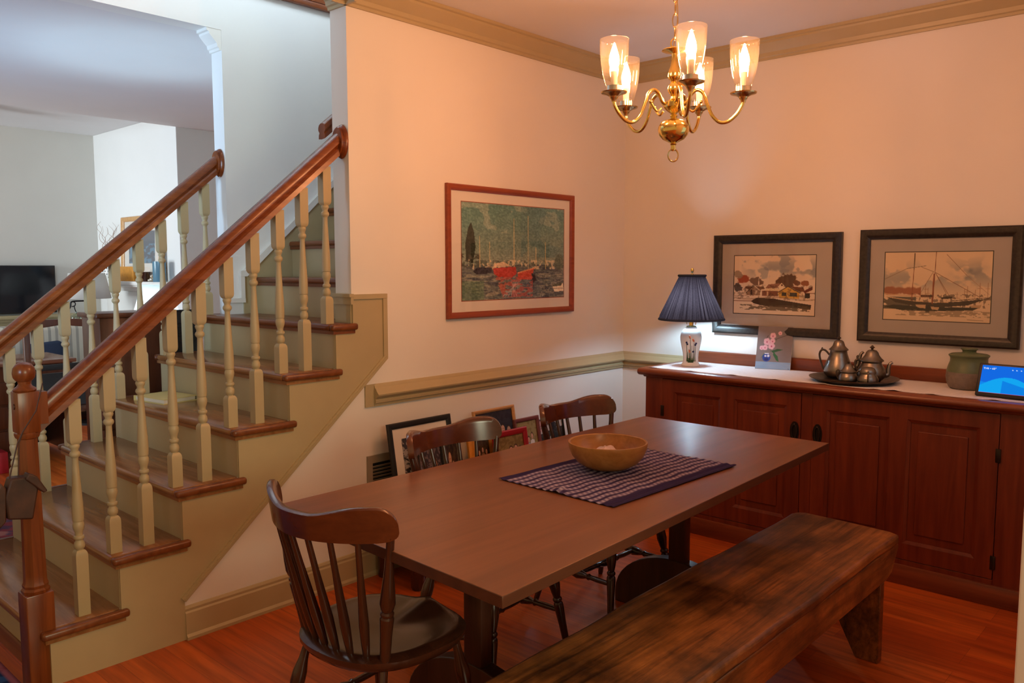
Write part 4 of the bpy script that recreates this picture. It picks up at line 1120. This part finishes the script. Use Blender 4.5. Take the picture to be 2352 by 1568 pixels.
cv.poly([(.165, .65), (.255, .51), (.335, .60), (.335, .68), (.165, .68)], (150, 120, 92)).line((.16, .64), (.255, .51), .006, DK).line((.255, .51), (.34, .60), .005, (228, 212, 186)).rect(.215, .58, .235, .67, DK).rect(.28, .60, .30, .67, (205, 184, 150))
cv.poly([(.40, .60), (.44, .50), (.60, .49), (.66, .55), (.66, .68), (.40, .68)], (222, 196, 150)).poly([(.40, .56), (.44, .49), (.58, .47), (.56, .55)], (150, 104, 80)).poly([(.54, .56), (.60, .46), (.66, .55), (.66, .58)], (232, 212, 176)).rect(.36, .60, .56, .69, (126, 78, 56)).rect(.42, .61, .44, .68, (196, 160, 120)).ell(.605, .50, .012, .016, SEP)
cv.poly([(.56, .62), (.68, .52), (.82, .62), (.82, .72), (.58, .72)], (206, 158, 66)).line((.56, .62), (.68, .52), .006, DK).line((.68, .52), (.83, .63), .006, DK).rect(.605, .62, .665, .68, (70, 66, 58)).rect(.70, .62, .79, .69, (70, 66, 58)).poly([(.69, .52), (.86, .53), (.88, .60), (.82, .61)], (112, 68, 44)).rect(.83, .61, .86, .72, (214, 188, 150)).poly([(.86, .60), (.97, .51), (.97, .57), (.88, .63)], (110, 52, 38)).rect(.88, .62, .94, .71, (52, 44, 38)).line((.88, .63), (.99, .63), .005, SEP)
cv.mix((np.abs(v-.725-.02*np.sin(u*9)) < .012).astype(float), (150, 120, 90), .5)
cv.poly([(.22, .78), (.30, .72), (.50, .73), (.80, .79), (.96, .82), (.95, .90), (.80, .88), (.60, .87), (.40, .86), (.26, .82)], (66, 50, 36))
cv.mix((cv.n(16, 40, 55) > .5)*(v > .84)*(v < .93)*(u > .08)*(u < .94), (92, 78, 58), .8)
cv.line((.0, .70), (.34, .66), .004, (150, 118, 92)).line((0, .78), (.24, .78), .005, SEP)
cv.mix((cv.n(40, 30, 56, 2) > .62)*(v > .5)*(v < .75), DK, .35)
framed('framed_village_print', 'dark framed watercolour of shore houses on the right wall, behind the lamp', 'picture', (-.002, -.652, 1.636), (0, -1, 0), .745, .570, .050, .032, 'frame_dark', (.078, .070, .090, .070), 'mat', cv, line=M['frame_dark'])

cv = paper(260, 166, 70); u, v = cv.U, cv.V
cv.mix(np.full_like(u, 1), (224, 186, 130), .35)
cl_ = np.clip((cv.n(6, 5, 71)-.48)/.08, 0, 1)*np.exp(-((v-.36+.1*(u-.5))/.18)**2); cv.mix(cl_, (150, 146, 136), .75)
cv.mix(np.exp(-((u-.80)/.12)**2-((v-.28+.25*(u-.8))/.08)**2)*np.clip(cv.n(9, 9, 72)*2.4-.7, 0, 1), (104, 112, 116), .9)
cv.mix(np.clip((.06-np.abs(v-.57)+(cv.n(24, 6, 73)-.5)*.06)/.02, 0, 1)*(u < .36), (150, 82, 50), .85)
cv.mix(((v > .66) & (v < .84) & (u < .32)).astype(float)*(cv.n(10, 30, 74) > .42), (66, 58, 46), .8)
cv.poly([(.02, .66), (.20, .715), (.5, .735), (.72, .71), (1.0, .655), (.9, .70), (.80, .76), (.55, .80), (.30, .785), (.12, .74)], (66, 52, 38)).line((.03, .66), (.30, .715), .006, (214, 176, 130)).line((.3, .715), (.62, .725), .005, (214, 176, 130))
cv.line((.0, .615), (.38, .655), .006, (204, 160, 116)).rect(.36, .62, .48, .66, (96, 64, 44)).poly([(.55, .66), (.60, .64), (.66, .64), (.65, .67), (.56, .68)], (74, 58, 44))
for p, q, wd, c in (((.293, .02), (.275, .70), .005, (140, 76, 44)), ((.492, 0), (.478, .76), .0045, (120, 62, 38)), ((.29, .02), (.288, .25), .007, (92, 74, 56)), ((.478, .32), (.47, .74), .008, (146, 76, 44)), ((.36, .22), (.48, .29), .0025, SEP), ((.47, .29), (.35, .62), .0025, SEP), ((.49, .30), (.64, .66), .0025, SEP), ((.49, .30), (.60, .60), .0022, SEP), ((.495, .30), (.90, .64), .003, SEP), ((.59, .04), (.78, .34), .0028, SEP), ((.78, .34), (.98, .60), .002, (160, 120, 84)), ((.0, .40), (.22, .24), .0035, (134, 116, 92)), ((.22, .24), (.40, .20), .004, (120, 106, 86)), ((.66, .70), (.99, .645), .004, DK)):
    cv.line(p, q, wd, c)
for x, y0 in ((.405, .46), (.43, .52), (.79, .49), (.765, .53), (.86, .54), (.97, .44), (.90, .44), (.70, .58)): cv.line((x, y0), (x-.002, .66), .003, (136, 86, 56), .8); cv.line((x-.02, y0+.08), (x+.02, y0+.08), .002, (136, 86, 56), .7)
cv.mix((cv.n(50, 26, 75, 2) > .58)*(v > .60)*(v < .80)*(u > .25), DK, .5)
cv.poly([(.0, .81), (.10, .775), (.40, .80), (.80, .79), (.92, .77), (.85, .83), (.45, .86), (.20, .86)], (52, 44, 32)).poly([(.31, .765), (.42, .77), (.41, .82), (.34, .81)], (196, 160, 118)).poly([(.46, .79), (.54, .80), (.53, .84), (.47, .83)], (196, 160, 118)).poly([(.82, .76), (.92, .75), (.91, .79), (.83, .79)], (190, 156, 116)).rect(.41, .77, .45, .88, (48, 42, 34), .9)
cv.mix((cv.n(20, 40, 76) > .5)*(v > .84)*(v < .93)*(u > .12), (128, 108, 82), .6); cv.line((.80, .965), (.94, .97), .003, (110, 92, 70))
framed('framed_schooner_print', 'larger dark framed watercolour of a moored schooner on the right wall, above the jar', 'picture', (-.002, -1.492, 1.642), (0, -1, 0), .736, .575, .050, .032, 'frame_dark', (.074, .068, .078, .068), 'mat', cv, line=M['frame_dark'])

# ================================================================== WALL VENT AND LOW BENCH OF PHOTOGRAPHS
vt = thing('wall_vent', 'beige louvred air return grille low on the long wall beside the photographs', 'vent')
MB().box(-2.085, -.008, .24, -2.055, -.0005, .572).box(-1.735, -.008, .24, -1.705, -.0005, .572).box(-2.0545, -.008, .535, -1.7355, -.0005, .572).box(-2.0545, -.008, .24, -1.7355, -.0005, .27).build('frame', 'vent', vt, smooth=False)
MB().box(-2.0545, -.0015, .2705, -1.7355, -.0005, .5345).build('duct', 'black', vt)
lv = MB()
for k in range(15):
    z = .278+.0165*k
    lv.prism([(-.001, z), (-.008, z+.010), (-.007, z+.012), (0, z+.002)], 0, -2.0545, -1.7355)
lv.box(-1.905, -.0085, .2705, -1.890, -.0018, .5345).build('louvres', 'vent', vt)

lb = thing('low_bench', 'low dark wooden bench against the long wall carrying framed photographs', 'bench')
LBZ = .40
MB().rbox(-2.10, -.36, LBZ-.03, -.75, -.03, LBZ, .004).build('seat', 'chairdark', lb)
MB().box(-2.04, -.335, LBZ-.30, -.80, -.315, LBZ-.03).box(-2.05, -.33, .145, -2.03, -.05, LBZ-.03).build('apron', 'chairdark', lb)
for x, y in ((-2.035, -.30), (-2.035, -.06), (-.83, -.30), (-.83, -.06)): MB().lathe([(.028, 0), (.033, .01), (.035, LBZ-.05), (0, LBZ-.05)], (x, y, 0), (0, 0, 1), 20).build('leg', 'chairdark', lb)

def people(w, h, bgc, folk, seed, tex=(90, 80, 60)):
    cv = Canvas(w, h, bgc); cv.mix((cv.n(12, 12, seed) > .52), tex, .6)
    for x, y, r, cloth in folk:
        cv.poly([(x-r*1.7, 1), (x-r*1.4, y+r*1.6), (x, y+r*1.1), (x+r*1.4, y+r*1.6), (x+r*1.7, 1)], cloth)
        cv.ell(x, y-.2*r, r*.85, r*1.25, (66, 46, 34)); cv.ell(x, y, r*.68, r*1.0, (214, 168, 142))
        cv.ell(x-.26*r, y-.12*r, r*.09, r*.09, (50, 36, 30)); cv.ell(x+.26*r, y-.12*r, r*.09, r*.09, (50, 36, 30)); cv.line((x-.2*r, y+.42*r), (x+.2*r, y+.42*r), .006, (150, 70, 66))
    return cv
lean = math.radians(-9)
def standing(name, label, xl, yb_, ztop, w, h, fw_, fmat, cvs, matw=(0, 0, 0, 0), mmat='matw', ln=-10):
    a = math.radians(ln)
    # bottom rests on the bench top, leaning back towards the wall
    y_top = yb_ - math.sin(a)*h
    return framed(name, label, 'photograph', (xl, y_top, LBZ + .003 + math.cos(a)*h), (1, 0, 0), w, h, fw_, .016, fmat, matw, mmat, cvs, lean=a)
lean0 = -10
cvb = Canvas(60, 60, (60, 60, 70)); cvb.mix(cvb.n(10, 10, 80) > .5, (190, 180, 170), .8); cvb.mix(cvb.n(14, 14, 81) > .6, (30, 26, 30), .9)
standing('framed_photograph', 'large black framed photograph with white mat, leftmost on the low bench', -2.028, -.13, 0, .40, .325, .028, 'black', cvb, (.05, .05, .05, .05), 'matw')
standing('framed_photograph', 'narrow photo of crowded figures and green in front of the large black frame', -1.915, -.19, 0, .15, .20, .006, 'black', people(60, 70, (60, 58, 70), [(.3, .62, .1, (170, 190, 40)), (.7, .45, .13, (190, 150, 150)), (.55, .72, .12, (40, 40, 60))], 82, (170, 150, 150)))
standing('framed_photograph', 'photo of dark figures with grey side border, beside the orange frame', -1.752, -.19, 0, .10, .235, .008, 'vent', people(40, 70, (52, 40, 40), [(.4, .5, .16, (60, 30, 40)), (.6, .7, .16, (120, 40, 60))], 83))
standing('framed_photograph', 'orange framed group photograph in the middle of the low bench', -1.615, -.22, 0, .205, .248, .055, 'orange', people(70, 80, (70, 50, 34), [(.25, .5, .09, (190, 170, 150)), (.5, .42, .09, (160, 120, 90)), (.75, .5, .09, (200, 180, 160)), (.4, .72, .1, (140, 60, 40))], 84))
standing('framed_photograph', 'tall light oak framed photograph of people in dark clothes, tallest on the low bench', -1.445, -.105, 0, .315, .305, .018, 'oakframe', people(110, 110, (36, 32, 40), [(.40, .40, .075, (34, 30, 36)), (.57, .46, .065, (34, 30, 36)), (.70, .38, .075, (40, 34, 40)), (.86, .42, .07, (190, 180, 180)), (.86, .64, .06, (30, 26, 32)), (.2, .42, .07, (34, 30, 36))], 85, (60, 56, 62)))
standing('framed_photograph', 'bright red framed family photograph in front of the oak frame', -1.495, -.280, 0, .255, .225, .030, 'redframe', people(90, 80, (120, 100, 56), [(.22, .60, .085, (214, 206, 200)), (.50, .45, .09, (206, 200, 204)), (.68, .42, .085, (190, 200, 220)), (.84, .5, .085, (200, 190, 180)), (.6, .68, .07, (214, 200, 196))], 86, (150, 130, 80)))
standing('framed_photograph', 'mauve framed photograph of figures in white, right of the red frame', -1.235, -.19, 0, .20, .245, .020, 'mauve', people(80, 80, (150, 136, 90), [(.2, .55, .07, (150, 160, 200)), (.38, .45, .07, (225, 222, 220)), (.55, .5, .07, (160, 170, 205)), (.72, .42, .07, (225, 222, 220)), (.45, .72, .07, (190, 196, 220))], 87, (120, 104, 60)))
cvd = Canvas(120, 90, (196, 188, 182)); cvd.mix((cvd.V > .36+.06*np.sin(cvd.U*5)).astype(float), (38, 44, 44)); cvd.poly([(.30, 0), (.52, 0), (.56, .34), (.34, .34)], (206, 164, 160)); cvd.ell(.76, .24, .09, .12, (30, 30, 34)); cvd.mix(cvd.n(20, 20, 88) > .62, (80, 84, 80), .5); cvd.line((.02, .30), (.6, .42), .012, (206, 200, 190)); cvd.poly([(.6, .6), (.68, .5), (.66, .9), (.58, .9)], (150, 150, 140))
standing('dark_photograph', 'unframed dark print of a black boat, rightmost on the low bench', -1.115, -.13, 0, .355, .20, .004, 'black', cvd, glass_off := (0, 0, 0, 0))

# ================================================================== CHANDELIER
CX, CY = -1.808, -1.452
chd = thing('chandelier', 'five arm polished brass chandelier with clear glass shades hanging over the table', 'chandelier', (CX, CY, 0))
MB().lathe([(0, 1.865), (.006, 1.865), (.009, 1.872), (.009, 1.885), (.012, 1.888), (.009, 1.892), (.02, 1.897), (.038, 1.906), (.050, 1.920), (.0555, 1.937), (.054, 1.952), (.045, 1.966), (.03, 1.974), (.014, 1.978), (.010, 1.983), (.014, 1.988), (.010, 1.993), (.012, 1.998), (.022, 2.004), (.028, 2.010), (.036, 2.018), (.036, 2.034), (.026, 2.042), (.012, 2.048), (.010, 2.056), (.014, 2.062), (.022, 2.074), (.024, 2.086), (.018, 2.098), (.012, 2.106), (.014, 2.112), (.020, 2.116), (.024, 2.128), (.021, 2.142), (.014, 2.165), (.0105, 2.19), (.011, 2.204), (.018, 2.207), (.040, 2.212), (.046, 2.215), (.044, 2.218), (.022, 2.221), (.010, 2.226), (0, 2.226)], seg=32).build('body', 'brass', chd)
MB().tube([(.018*math.cos(a)*math.cos(-.83), .018*math.cos(a)*math.sin(-.83), 1.850+.022*math.sin(a)) for a in np.linspace(0, 2*PI, 25)[:-1]], .0028, 8, True).build('bottom_ring', 'brassd', chd)
MB().tube([(.016*math.cos(a)*math.cos(-.5), .016*math.cos(a)*math.sin(-.5), 2.238+.018*math.sin(a)) for a in np.linspace(0, 2*PI, 25)[:-1]], .0028, 8, True).build('top_ring', 'brass', chd)
chn = MB()
z = 2.275
i = 0
while z < 2.665:
    an = -.83 if i % 2 else .74
    chn.tube([(.0095*math.cos(a)*math.cos(an), .0095*math.cos(a)*math.sin(an), z+.0245*math.sin(a)) for a in np.linspace(0, 2*PI, 21)[:-1]], .0019, 6, True)
    z += .043; i += 1
chn.build('chain', 'brassd', chd)
MB().tube([(.012*math.sin(t*9), .006*math.cos(t*9), 2.225+.46*t) for t in np.linspace(0, 1, 20)], .002, 6).build('cord', 'brassd', chd)
MB().lathe([(0, 2.7), (.06, 2.7), (.062, 2.692), (.045, 2.675), (.012, 2.665), (0, 2.665)], seg=28).build('canopy', 'brass', chd)
for k in range(5):
    th = math.radians(224 + 72*k); cx, sx = math.cos(th), math.sin(th)
    def R3(r, z): return (r*cx, r*sx, z)
    path = spline([R3(.030, 2.026), R3(.048, 2.036), R3(.060, 2.060), R3(.080, 2.074), R3(.102, 2.060), R3(.117, 2.020), R3(.134, 1.982), R3(.160, 1.958), R3(.189, 1.960), R3(.216, 1.982), R3(.233, 2.008), R3(.238, 2.024)], 5)
    am = MB().tube(path, .0062, 10).build('arm', 'brass', chd)
    MB().tube(spline([R3(.05, 2.012), R3(.066, 2.000), R3(.080, 2.012), R3(.092, 2.028)], 4), .004, 8).ball(R3(.094, 2.032), .0065, 10, 6).build('scroll', 'brass', am)
    c = (.238*cx, .238*sx, -.028)
    cu = MB().lathe([(0, 2.050), (.008, 2.050), (.010, 2.058), (.014, 2.062), (.016, 2.068), (.026, 2.074), (.044, 2.079), (.046, 2.083), (.030, 2.081), (.018, 2.084), (0, 2.084)], c, seg=28).build('bobeche', 'brassd', am)
    MB().lathe([(.026, 2.083), (.0265, 2.083), (.0265, 2.103), (.0245, 2.103), (.0245, 2.085), (0, 2.085)], c, seg=28).build('shade_holder', 'silverband', am)
    MB().lathe([(0, 2.085), (.0115, 2.085), (.0115, 2.152), (.008, 2.156), (0, 2.156)], c, seg=18).build('candle_sleeve', 'candle', am)
    MB().lathe([(0, 2.156), (.008, 2.156), (.010, 2.162), (.0165, 2.176), (.018, 2.190), (.0155, 2.207), (.009, 2.228), (.003, 2.246), (0, 2.250)], c, seg=16).build('bulb', 'bulb', am, 'lit candle bulb')
    g = MB(); g.open = True
    g.lathe([(.0245, 2.098), (.032, 2.115), (.0395, 2.143), (.0455, 2.176), (.049, 2.209), (.0503, 2.242), (.0507, 2.258), (.0498, 2.260)], c, seg=40)
    go = g.build('glass_shade', 'shadeglass', am, 'clear glass tulip shade')
    sd = go.modifiers.new('thick', 'SOLIDIFY'); sd.thickness = .0015

# ================================================================== LIVING ROOM (seen past the stairs)
tv = thing('television', 'black flat screen television on the far living room wall', 'television')
MB().rbox(-2.25, 5.93, 1.005, -1.408, 5.965, 1.478, .004).build('casing', 'blackplastic', tv)
MB().box(-2.24, 5.926, 1.018, -1.418, 5.931, 1.470).build('screen', 'tv', tv, smooth=False)
MB().box(-1.95, 5.96, 1.12, -1.7, 6.0, 1.36).build('bracket', 'iron', tv)
# window stool like ledge under the television
struct(MB().rbox(-6.8, 5.86, .955, -.96, 6.0, .99, .006).rbox(-6.8, 5.93, .82, -.96, 6.0, .955, .006).box(-6.8, 5.90, .93, -.96, 6.0, .955).build('trim_11', 'trim'))
# fireplace on the chimney wall
fp = thing('fireplace_mantel', 'white painted fireplace mantel on the bright chimney wall', 'mantel')
MB().rbox(BX-.17, 4.22, 1.290, BX, 5.72, 1.325, .006).prism([(BX, 1.23), (BX-.10, 1.23), (BX-.11, 1.26), (BX-.15, 1.275), (BX-.15, 1.29), (BX, 1.29)], 1, 4.26, 5.68).build('shelf', 'trimw', fp)
MB().box(BX-.07, 4.32, 1.02, BX, 5.62, 1.23).build('frieze', 'trimw', fp, bevel=.004)
for y in (4.32, 5.40): MB().rbox(BX-.09, y, 0, BX, y+.22, 1.23, .006).build('pilaster', 'trimw', fp)
MB().box(BX-.01, 4.54, 0, BX-.002, 5.40, 1.02).build('firebox', 'fire', fp)

cv = Canvas(60, 70, (96, 100, 108)); cv.mix((cv.n(9, 9, 90) > .5)*(cv.V > .4), (112, 150, 172), .8); cv.mix((cv.V < .3).astype(float), (112, 112, 118), .6)
framed('mantel_picture', 'gold wood framed picture with cream mat leaning above the mantel', 'picture', (BX-.03, 5.28, 1.945), (0, -1, 0), .86, .615, .045, .03, 'oakframe', (.10, .10, .10, .12), 'matw', cv, lean=math.radians(-2))
va_ = thing('pierced_vase', 'white pierced vase of pale curly branches on the mantel', 'vase', (BX-.10, 5.50, 1.325))
MB().lathe([(0, 0), (.055, 0), (.060, .01), (.060, .15), (.05, .17), (.045, .17), (.045, .02), (0, .02)], seg=24).build('body', 'ceramic', va_)
d = MB()
for i in range(12):
    for j in range(4):
        a = 2*PI*(i+.5*(j % 2))/12; d.ball((.0605*math.cos(a), .0605*math.sin(a), .035+.03*j), .006, 6, 4)
d.build('holes', 'iron', va_)
b = MB()
for k in range(9):
    a = k*2.4; p = [(0, 0, .12)]
    for j in range(1, 9):
        p.append((.02*j*.55*math.cos(a)+.025*math.sin(j*1.9+k), .02*j*.55*math.sin(a)+.03*math.cos(j*1.7+k*2), .12+.058*j*(1-.04*(k % 4))))
    b.tube(spline(p, 4), [.004-.003*i/32 for i in range(33)], 5)
b.build('branches', 'branch', va_)
tag(MB().rbox(BX-.14, 4.84, 1.325, BX-.12, 5.16, 1.465, .003).rbox(BX-.12, 4.84, 1.325, BX-.10, 5.16, 1.465, .003).build('orange_box', 'orange'), 'orange sunset coloured box on the mantel below the picture', 'box')
tag(MB().lathe([(0, 0), (.03, 0), (.045, .05), (.058, .09), (.055, .09), (.04, .05), (.025, .01), (0, .01)], (BX-.125, 4.64, 1.325), (0, 0, 1), 24).build('brown_bowl', 'chairdark'), 'small dark brown bowl on the mantel', 'bowl')
tag(MB().ball((BX-.12, 4.50, 1.345), .02).ball((BX-.12, 4.495, 1.375), .014).ball((BX-.13, 4.53, 1.338), .013).build('silver_figurine', 'silverband'), 'tiny silver figurine on the mantel between bowl and blue candle', 'figurine')
tag(MB().lathe([(0, 0), (.055, 0), (.057, .004), (.057, .185), (.054, .185), (.054, .16), (0, .16)], (BX-.115, 4.345, 1.325), (0, 0, 1), 28).build('blue_candle', 'blue_glass'), 'tall blue pillar candle at the near end of the mantel', 'candle')

# desk with gallery in front of the striped sofa
dk = thing('writing_desk', 'dark wooden writing desk seen through the left balusters', 'desk')
MB().rbox(-3.35, 3.64, .735, -2.05, 4.28, .765, .006).build('desktop', 'desktop', dk)
MB().box(-3.33, 3.68, .62, -2.07, 4.26, .735).build('frame', 'deskwood', dk)
for x0, x1 in ((-3.33, -2.48), (-2.13, -2.07)):
    MB().box(x0, 3.68, .05, x1, 4.26, .62).build('pedestal', 'deskwood', dk)
for k in range(3):
    dr = MB().rbox(-2.90, 3.665, .10+.18*k, -2.50, 3.685, .26+.18*k, .004).build('drawer', 'deskwood', dk)
    MB().ball((-2.70, 3.655, .18+.18*k), .014).build('knob', 'brassd', dr)
MB().box(-2.48, 4.15, .05, -2.13, 4.2, .62).build('modesty_panel', 'black', dk)
dc = thing('desk_chair', 'brown wooden desk chair with open back before the writing desk', 'chair', (-2.32, 3.38, 0))
MB().rbox(-.235, -.22, .43, .235, .20, .48, .01).build('seat', 'leather', dc)
for s in (-1, 1):
    MB().rbox(-.02+.215*s, -.24, 0, .02+.215*s, -.205, 1.05, .006).build('back_post', 'deskwood', dc)
    MB().rbox(-.018+.21*s, .16, 0, .018+.21*s, .195, .43, .005).build('front_leg', 'deskwood', dc)
MB().prism([(-.25, 1.03), (-.12, 1.04), (0, 1.055), (.12, 1.04), (.25, 1.03), (.25, 1.075), (.1, 1.095), (-.1, 1.095), (-.25, 1.075)], 1, -.245, -.21).build('top_rail', 'deskwood', dc, bevel=.005)
MB().rbox(-.2, -.235, .74, .2, -.21, .78, .004).rbox(-.2, -.24, .48, .2, -.215, .72, .006).build('lower_panel', 'black', dc)
sf = thing('sofa', 'pale striped sofa under the television behind the desk', 'sofa', (-2.0, 5.45, 0))
MB().rbox(-1.0, .1, .1, .95, .38, .90, .05, 3).build('back', 'sofa', sf)
MB().rbox(-1.0, -.4, .1, .95, .12, .45, .04, 3).build('seat', 'sofa', sf)
for x in (-1.0, .80): MB().rbox(x, -.42, .1, x+.16, .3, .64, .05, 3).build('arm', 'sofa', sf)
for i, x in enumerate((-2.20, -1.70)):
    p = MB().rbox(-.17, -.045, 0, .17, .045, .30, .04, 4)
    mtx = Matrix.Translation((x, 5.36, .46)) @ Matrix.Rotation(math.radians(-14), 4, 'X') @ Matrix.Rotation(math.radians(4-8*i), 4, 'Y')
    for vv in p.bm.verts: vv.co = mtx @ vv.co
    tag(p.build('cushion', 'navy'), ('navy cushion at the left of the striped sofa', 'navy cushion nearer the chimney on the striped sofa')[i], 'cushion', 'navy cushions on the striped sofa')

# tall cabinet and things right behind the far balusters
cbn = thing('wooden_cabinet', 'tall plain dark wood cabinet standing behind the far balusters', 'cabinet')
MB().rbox(-2.71, 1.42, .04, -2.325, 1.66, 1.19, .004).build('case', 'deskwood', cbn)
MB().rbox(-2.73, 1.40, 1.19, -2.31, 1.67, 1.214, .004).build('top', 'deskwood', cbn)
MB().rbox(-2.735, 1.395, .60, -2.30, 1.42, .66, .008).build('moulding', 'deskwood', cbn)
MB().rbox(-2.74, 1.39, 0, -2.30, 1.67, .07, .006).build('plinth', 'deskwood', cbn)
cs_ = thing('carved_screen', 'black carved panel with ring patterns between cabinet and stair wall', 'screen')
MB().box(-2.365, 1.32, 0, -2.20, 1.345, 1.222).build('panel', 'black', cs_, bevel=.003)
orn = MB()
for x, z, r in ((-2.195, 1.185, .035), (-2.195, 1.115, .036), (-2.195, 1.115, .018), (-2.12, 1.17, .03), (-2.18, 1.02, .025), (-2.12, 1.07, .03), (-2.19, .93, .022)):
    orn.tube([(x-.14+r*math.cos(a), 1.318, z+r*math.sin(a)) for a in np.linspace(0, 2*PI, 21)[:-1]], .003, 6, True)
for z in (.862, .835, .81):
    for k in range(6): orn.ball((-2.35+.026*k, 1.319, z), .0045, 8, 5)
orn.build('ornament', 'iron', cs_)
# lamp with white shade
stb = thing('side_table', 'small dark side table behind the tall cabinet holding the white lamp', 'table', (-2.22, 1.92, 0))
MB().rbox(-.2, -.2, .72, .2, .2, .75, .005).build('top', 'deskwood', stb)
for sx in (-1, 1):
    for sy in (-1, 1): MB().box(.17*sx-.018, .17*sy-.018, 0, .17*sx+.018, .17*sy+.018, .72).build('leg', 'deskwood', stb)
wl = thing('white_lamp', 'lit lamp with white cone shade behind the tall cabinet', 'lamp', (-2.20, 1.89, .75))
MB().lathe([(0, 0), (.07, 0), (.07, .015), (.02, .03), (.045, .10), (.06, .18), (.04, .26), (.012, .30), (.012, .40), (0, .40)], seg=28).build('base', 'ceramic', wl)
g = MB(); g.open = True
g.lathe([(.150, .36), (.078, .600)], seg=48)
go = g.build('shade', 'whiteshade', wl, ang=80); sd = go.modifiers.new('thick', 'SOLIDIFY'); sd.thickness = .0015
MB().lathe([(0, .40), (.012, .40), (.028, .44), (.030, .46), (.02, .485), (0, .49)], seg=20).build('bulb', 'bulbcool2', wl)
# beige lamp further off, with the iron ornament hanger
bl2 = thing('beige_lamp', 'beige drum shade lamp below the television corner, half hidden by the handrail', 'lamp', (-1.45, 5.0, 0))
MB().lathe([(0, .99), (.08, .99), (.08, 1.0), (.02, 1.02), (.03, 1.1), (.015, 1.2), (0, 1.2)], seg=24).lathe([(0, 0), (.02, 0), (.02, 1.0), (0, 1.0)], seg=12).lathe([(0, 0), (.15, 0), (.15, .02), (0, .03)], seg=24).build('stand', 'iron', bl2)
g = MB(); g.open = True
g.lathe([(.20, 1.17), (.155, 1.405)], seg=48)
go = g.build('shade', 'whiteshade', bl2, ang=80); sd = go.modifiers.new('thick', 'SOLIDIFY'); sd.thickness = .0015
ih = thing('ornament_hanger', 'black wrought iron hanger with a clear glass ball behind the balusters', 'hanger', (-2.055, 3.5, 0))
MB().tube(spline([(-.10, 0, 1.165), (-.085, 0, 1.145), (-.07, 0, 1.165), (-.06, 0, 1.20), (0, 0, 1.205), (.06, 0, 1.20), (.10, 0, 1.16), (.11, 0, 1.05), (.11, 0, .77)], 6), .006, 8).tube(spline([(-.055, 0, 1.205), (-.035, 0, 1.19), (-.04, 0, 1.17), (-.06, 0, 1.165)], 5), .004, 6).lathe([(0, .768), (.06, .768), (.06, .777), (0, .777)], (.11, 0, 0), seg=20).build('stand', 'iron', ih)
MB().tube([(-.045, 0, 1.172), (-.04, 0, 1.145), (-.03, 0, 1.115)], .0035, 6).build('hook', 'iron', ih)
MB().ball((-.03, 0, 1.075), .04, 24, 14).lathe([(.01, 1.11), (.008, 1.125), (0, 1.126)], (-.03, 0, 0), seg=12).build('glass_ball', 'clear', ih)
# shelf things and rugs
tag(MB().rbox(-2.86, 3.46, .0, -2.60, 3.62, .15, .004).build('red_box', 'red'), 'red box low on the floor before the desk drawers', 'box')
def rug(name, label, x0, y0, x1, y1, cv):
    o = picture(name, cv, (x0, y1, .004), (1, 0, 0), (0, 1, 0), x1-x0, y1-y0, 'cloth'); tag(o, label, 'rug')
    s_ = o.modifiers.new('thick', 'SOLIDIFY'); s_.thickness = .004
cv = Canvas(160, 120, (96, 26, 30)); d = np.minimum(np.minimum(cv.U, 1-cv.U)*1.4, np.minimum(cv.V, 1-cv.V))
cv.mix((d < .12).astype(float), (30, 32, 52)); cv.mix(((d > .03) & (d < .045)).astype(float), (190, 170, 140)); cv.mix((d < .02).astype(float), (170, 150, 140))
cv.mix((cv.n(30, 30, 95) > .55), (150, 110, 90), .5); cv.mix((cv.n(26, 26, 96) > .6), (30, 30, 50), .6)
rug('red_rug', 'dark red patterned rug on the living room side of the stairs', -4.6, 1.27, -2.76, 3.2, cv)
cv = Canvas(120, 160, (26, 44, 84)); d = np.minimum(np.minimum(cv.U, 1-cv.U), np.minimum(cv.V, 1-cv.V))
cv.mix((cv.n(40, 50, 97) > .52), (60, 100, 150), .6); cv.mix((d < .02).astype(float), (150, 84, 96)); cv.mix((cv.n(30, 40, 98) > .62), (140, 60, 70), .6)
rug('blue_rug', 'blue rug with pinkish edge at the foot of the stairs', -4.7, -.55, -3.53, 1.24, cv)
# ceiling fan
fn = thing('ceiling_fan', 'ceiling fan blades showing at the left edge under the living room ceiling', 'fan', (-2.72, 4.95, 0))
MB().lathe([(0, 2.82), (.07, 2.82), (.07, 2.77), (.09, 2.75), (.11, 2.70), (.10, 2.63), (.05, 2.60), (0, 2.60)], seg=28).build('motor', 'fanblade', fn)
for k in range(5):
    a = math.radians(14+72*k); ca, sa = math.cos(a), math.sin(a)
    mtx = Matrix.Rotation(a, 4, 'Z') @ Matrix.Translation((0, 0, 2.645)) @ Matrix.Rotation(math.radians(11), 4, 'X')
    MB().prism([(.16, -.05), (.50, -.068), (.57, -.06), (.60, -.03), (.60, .03), (.57, .06), (.50, .068), (.16, .05)], 2, -.004, .004, mtx).box(.08, -.015, -.006, .2, .015, .004, mtx).build('blade', 'fanblade', fn)
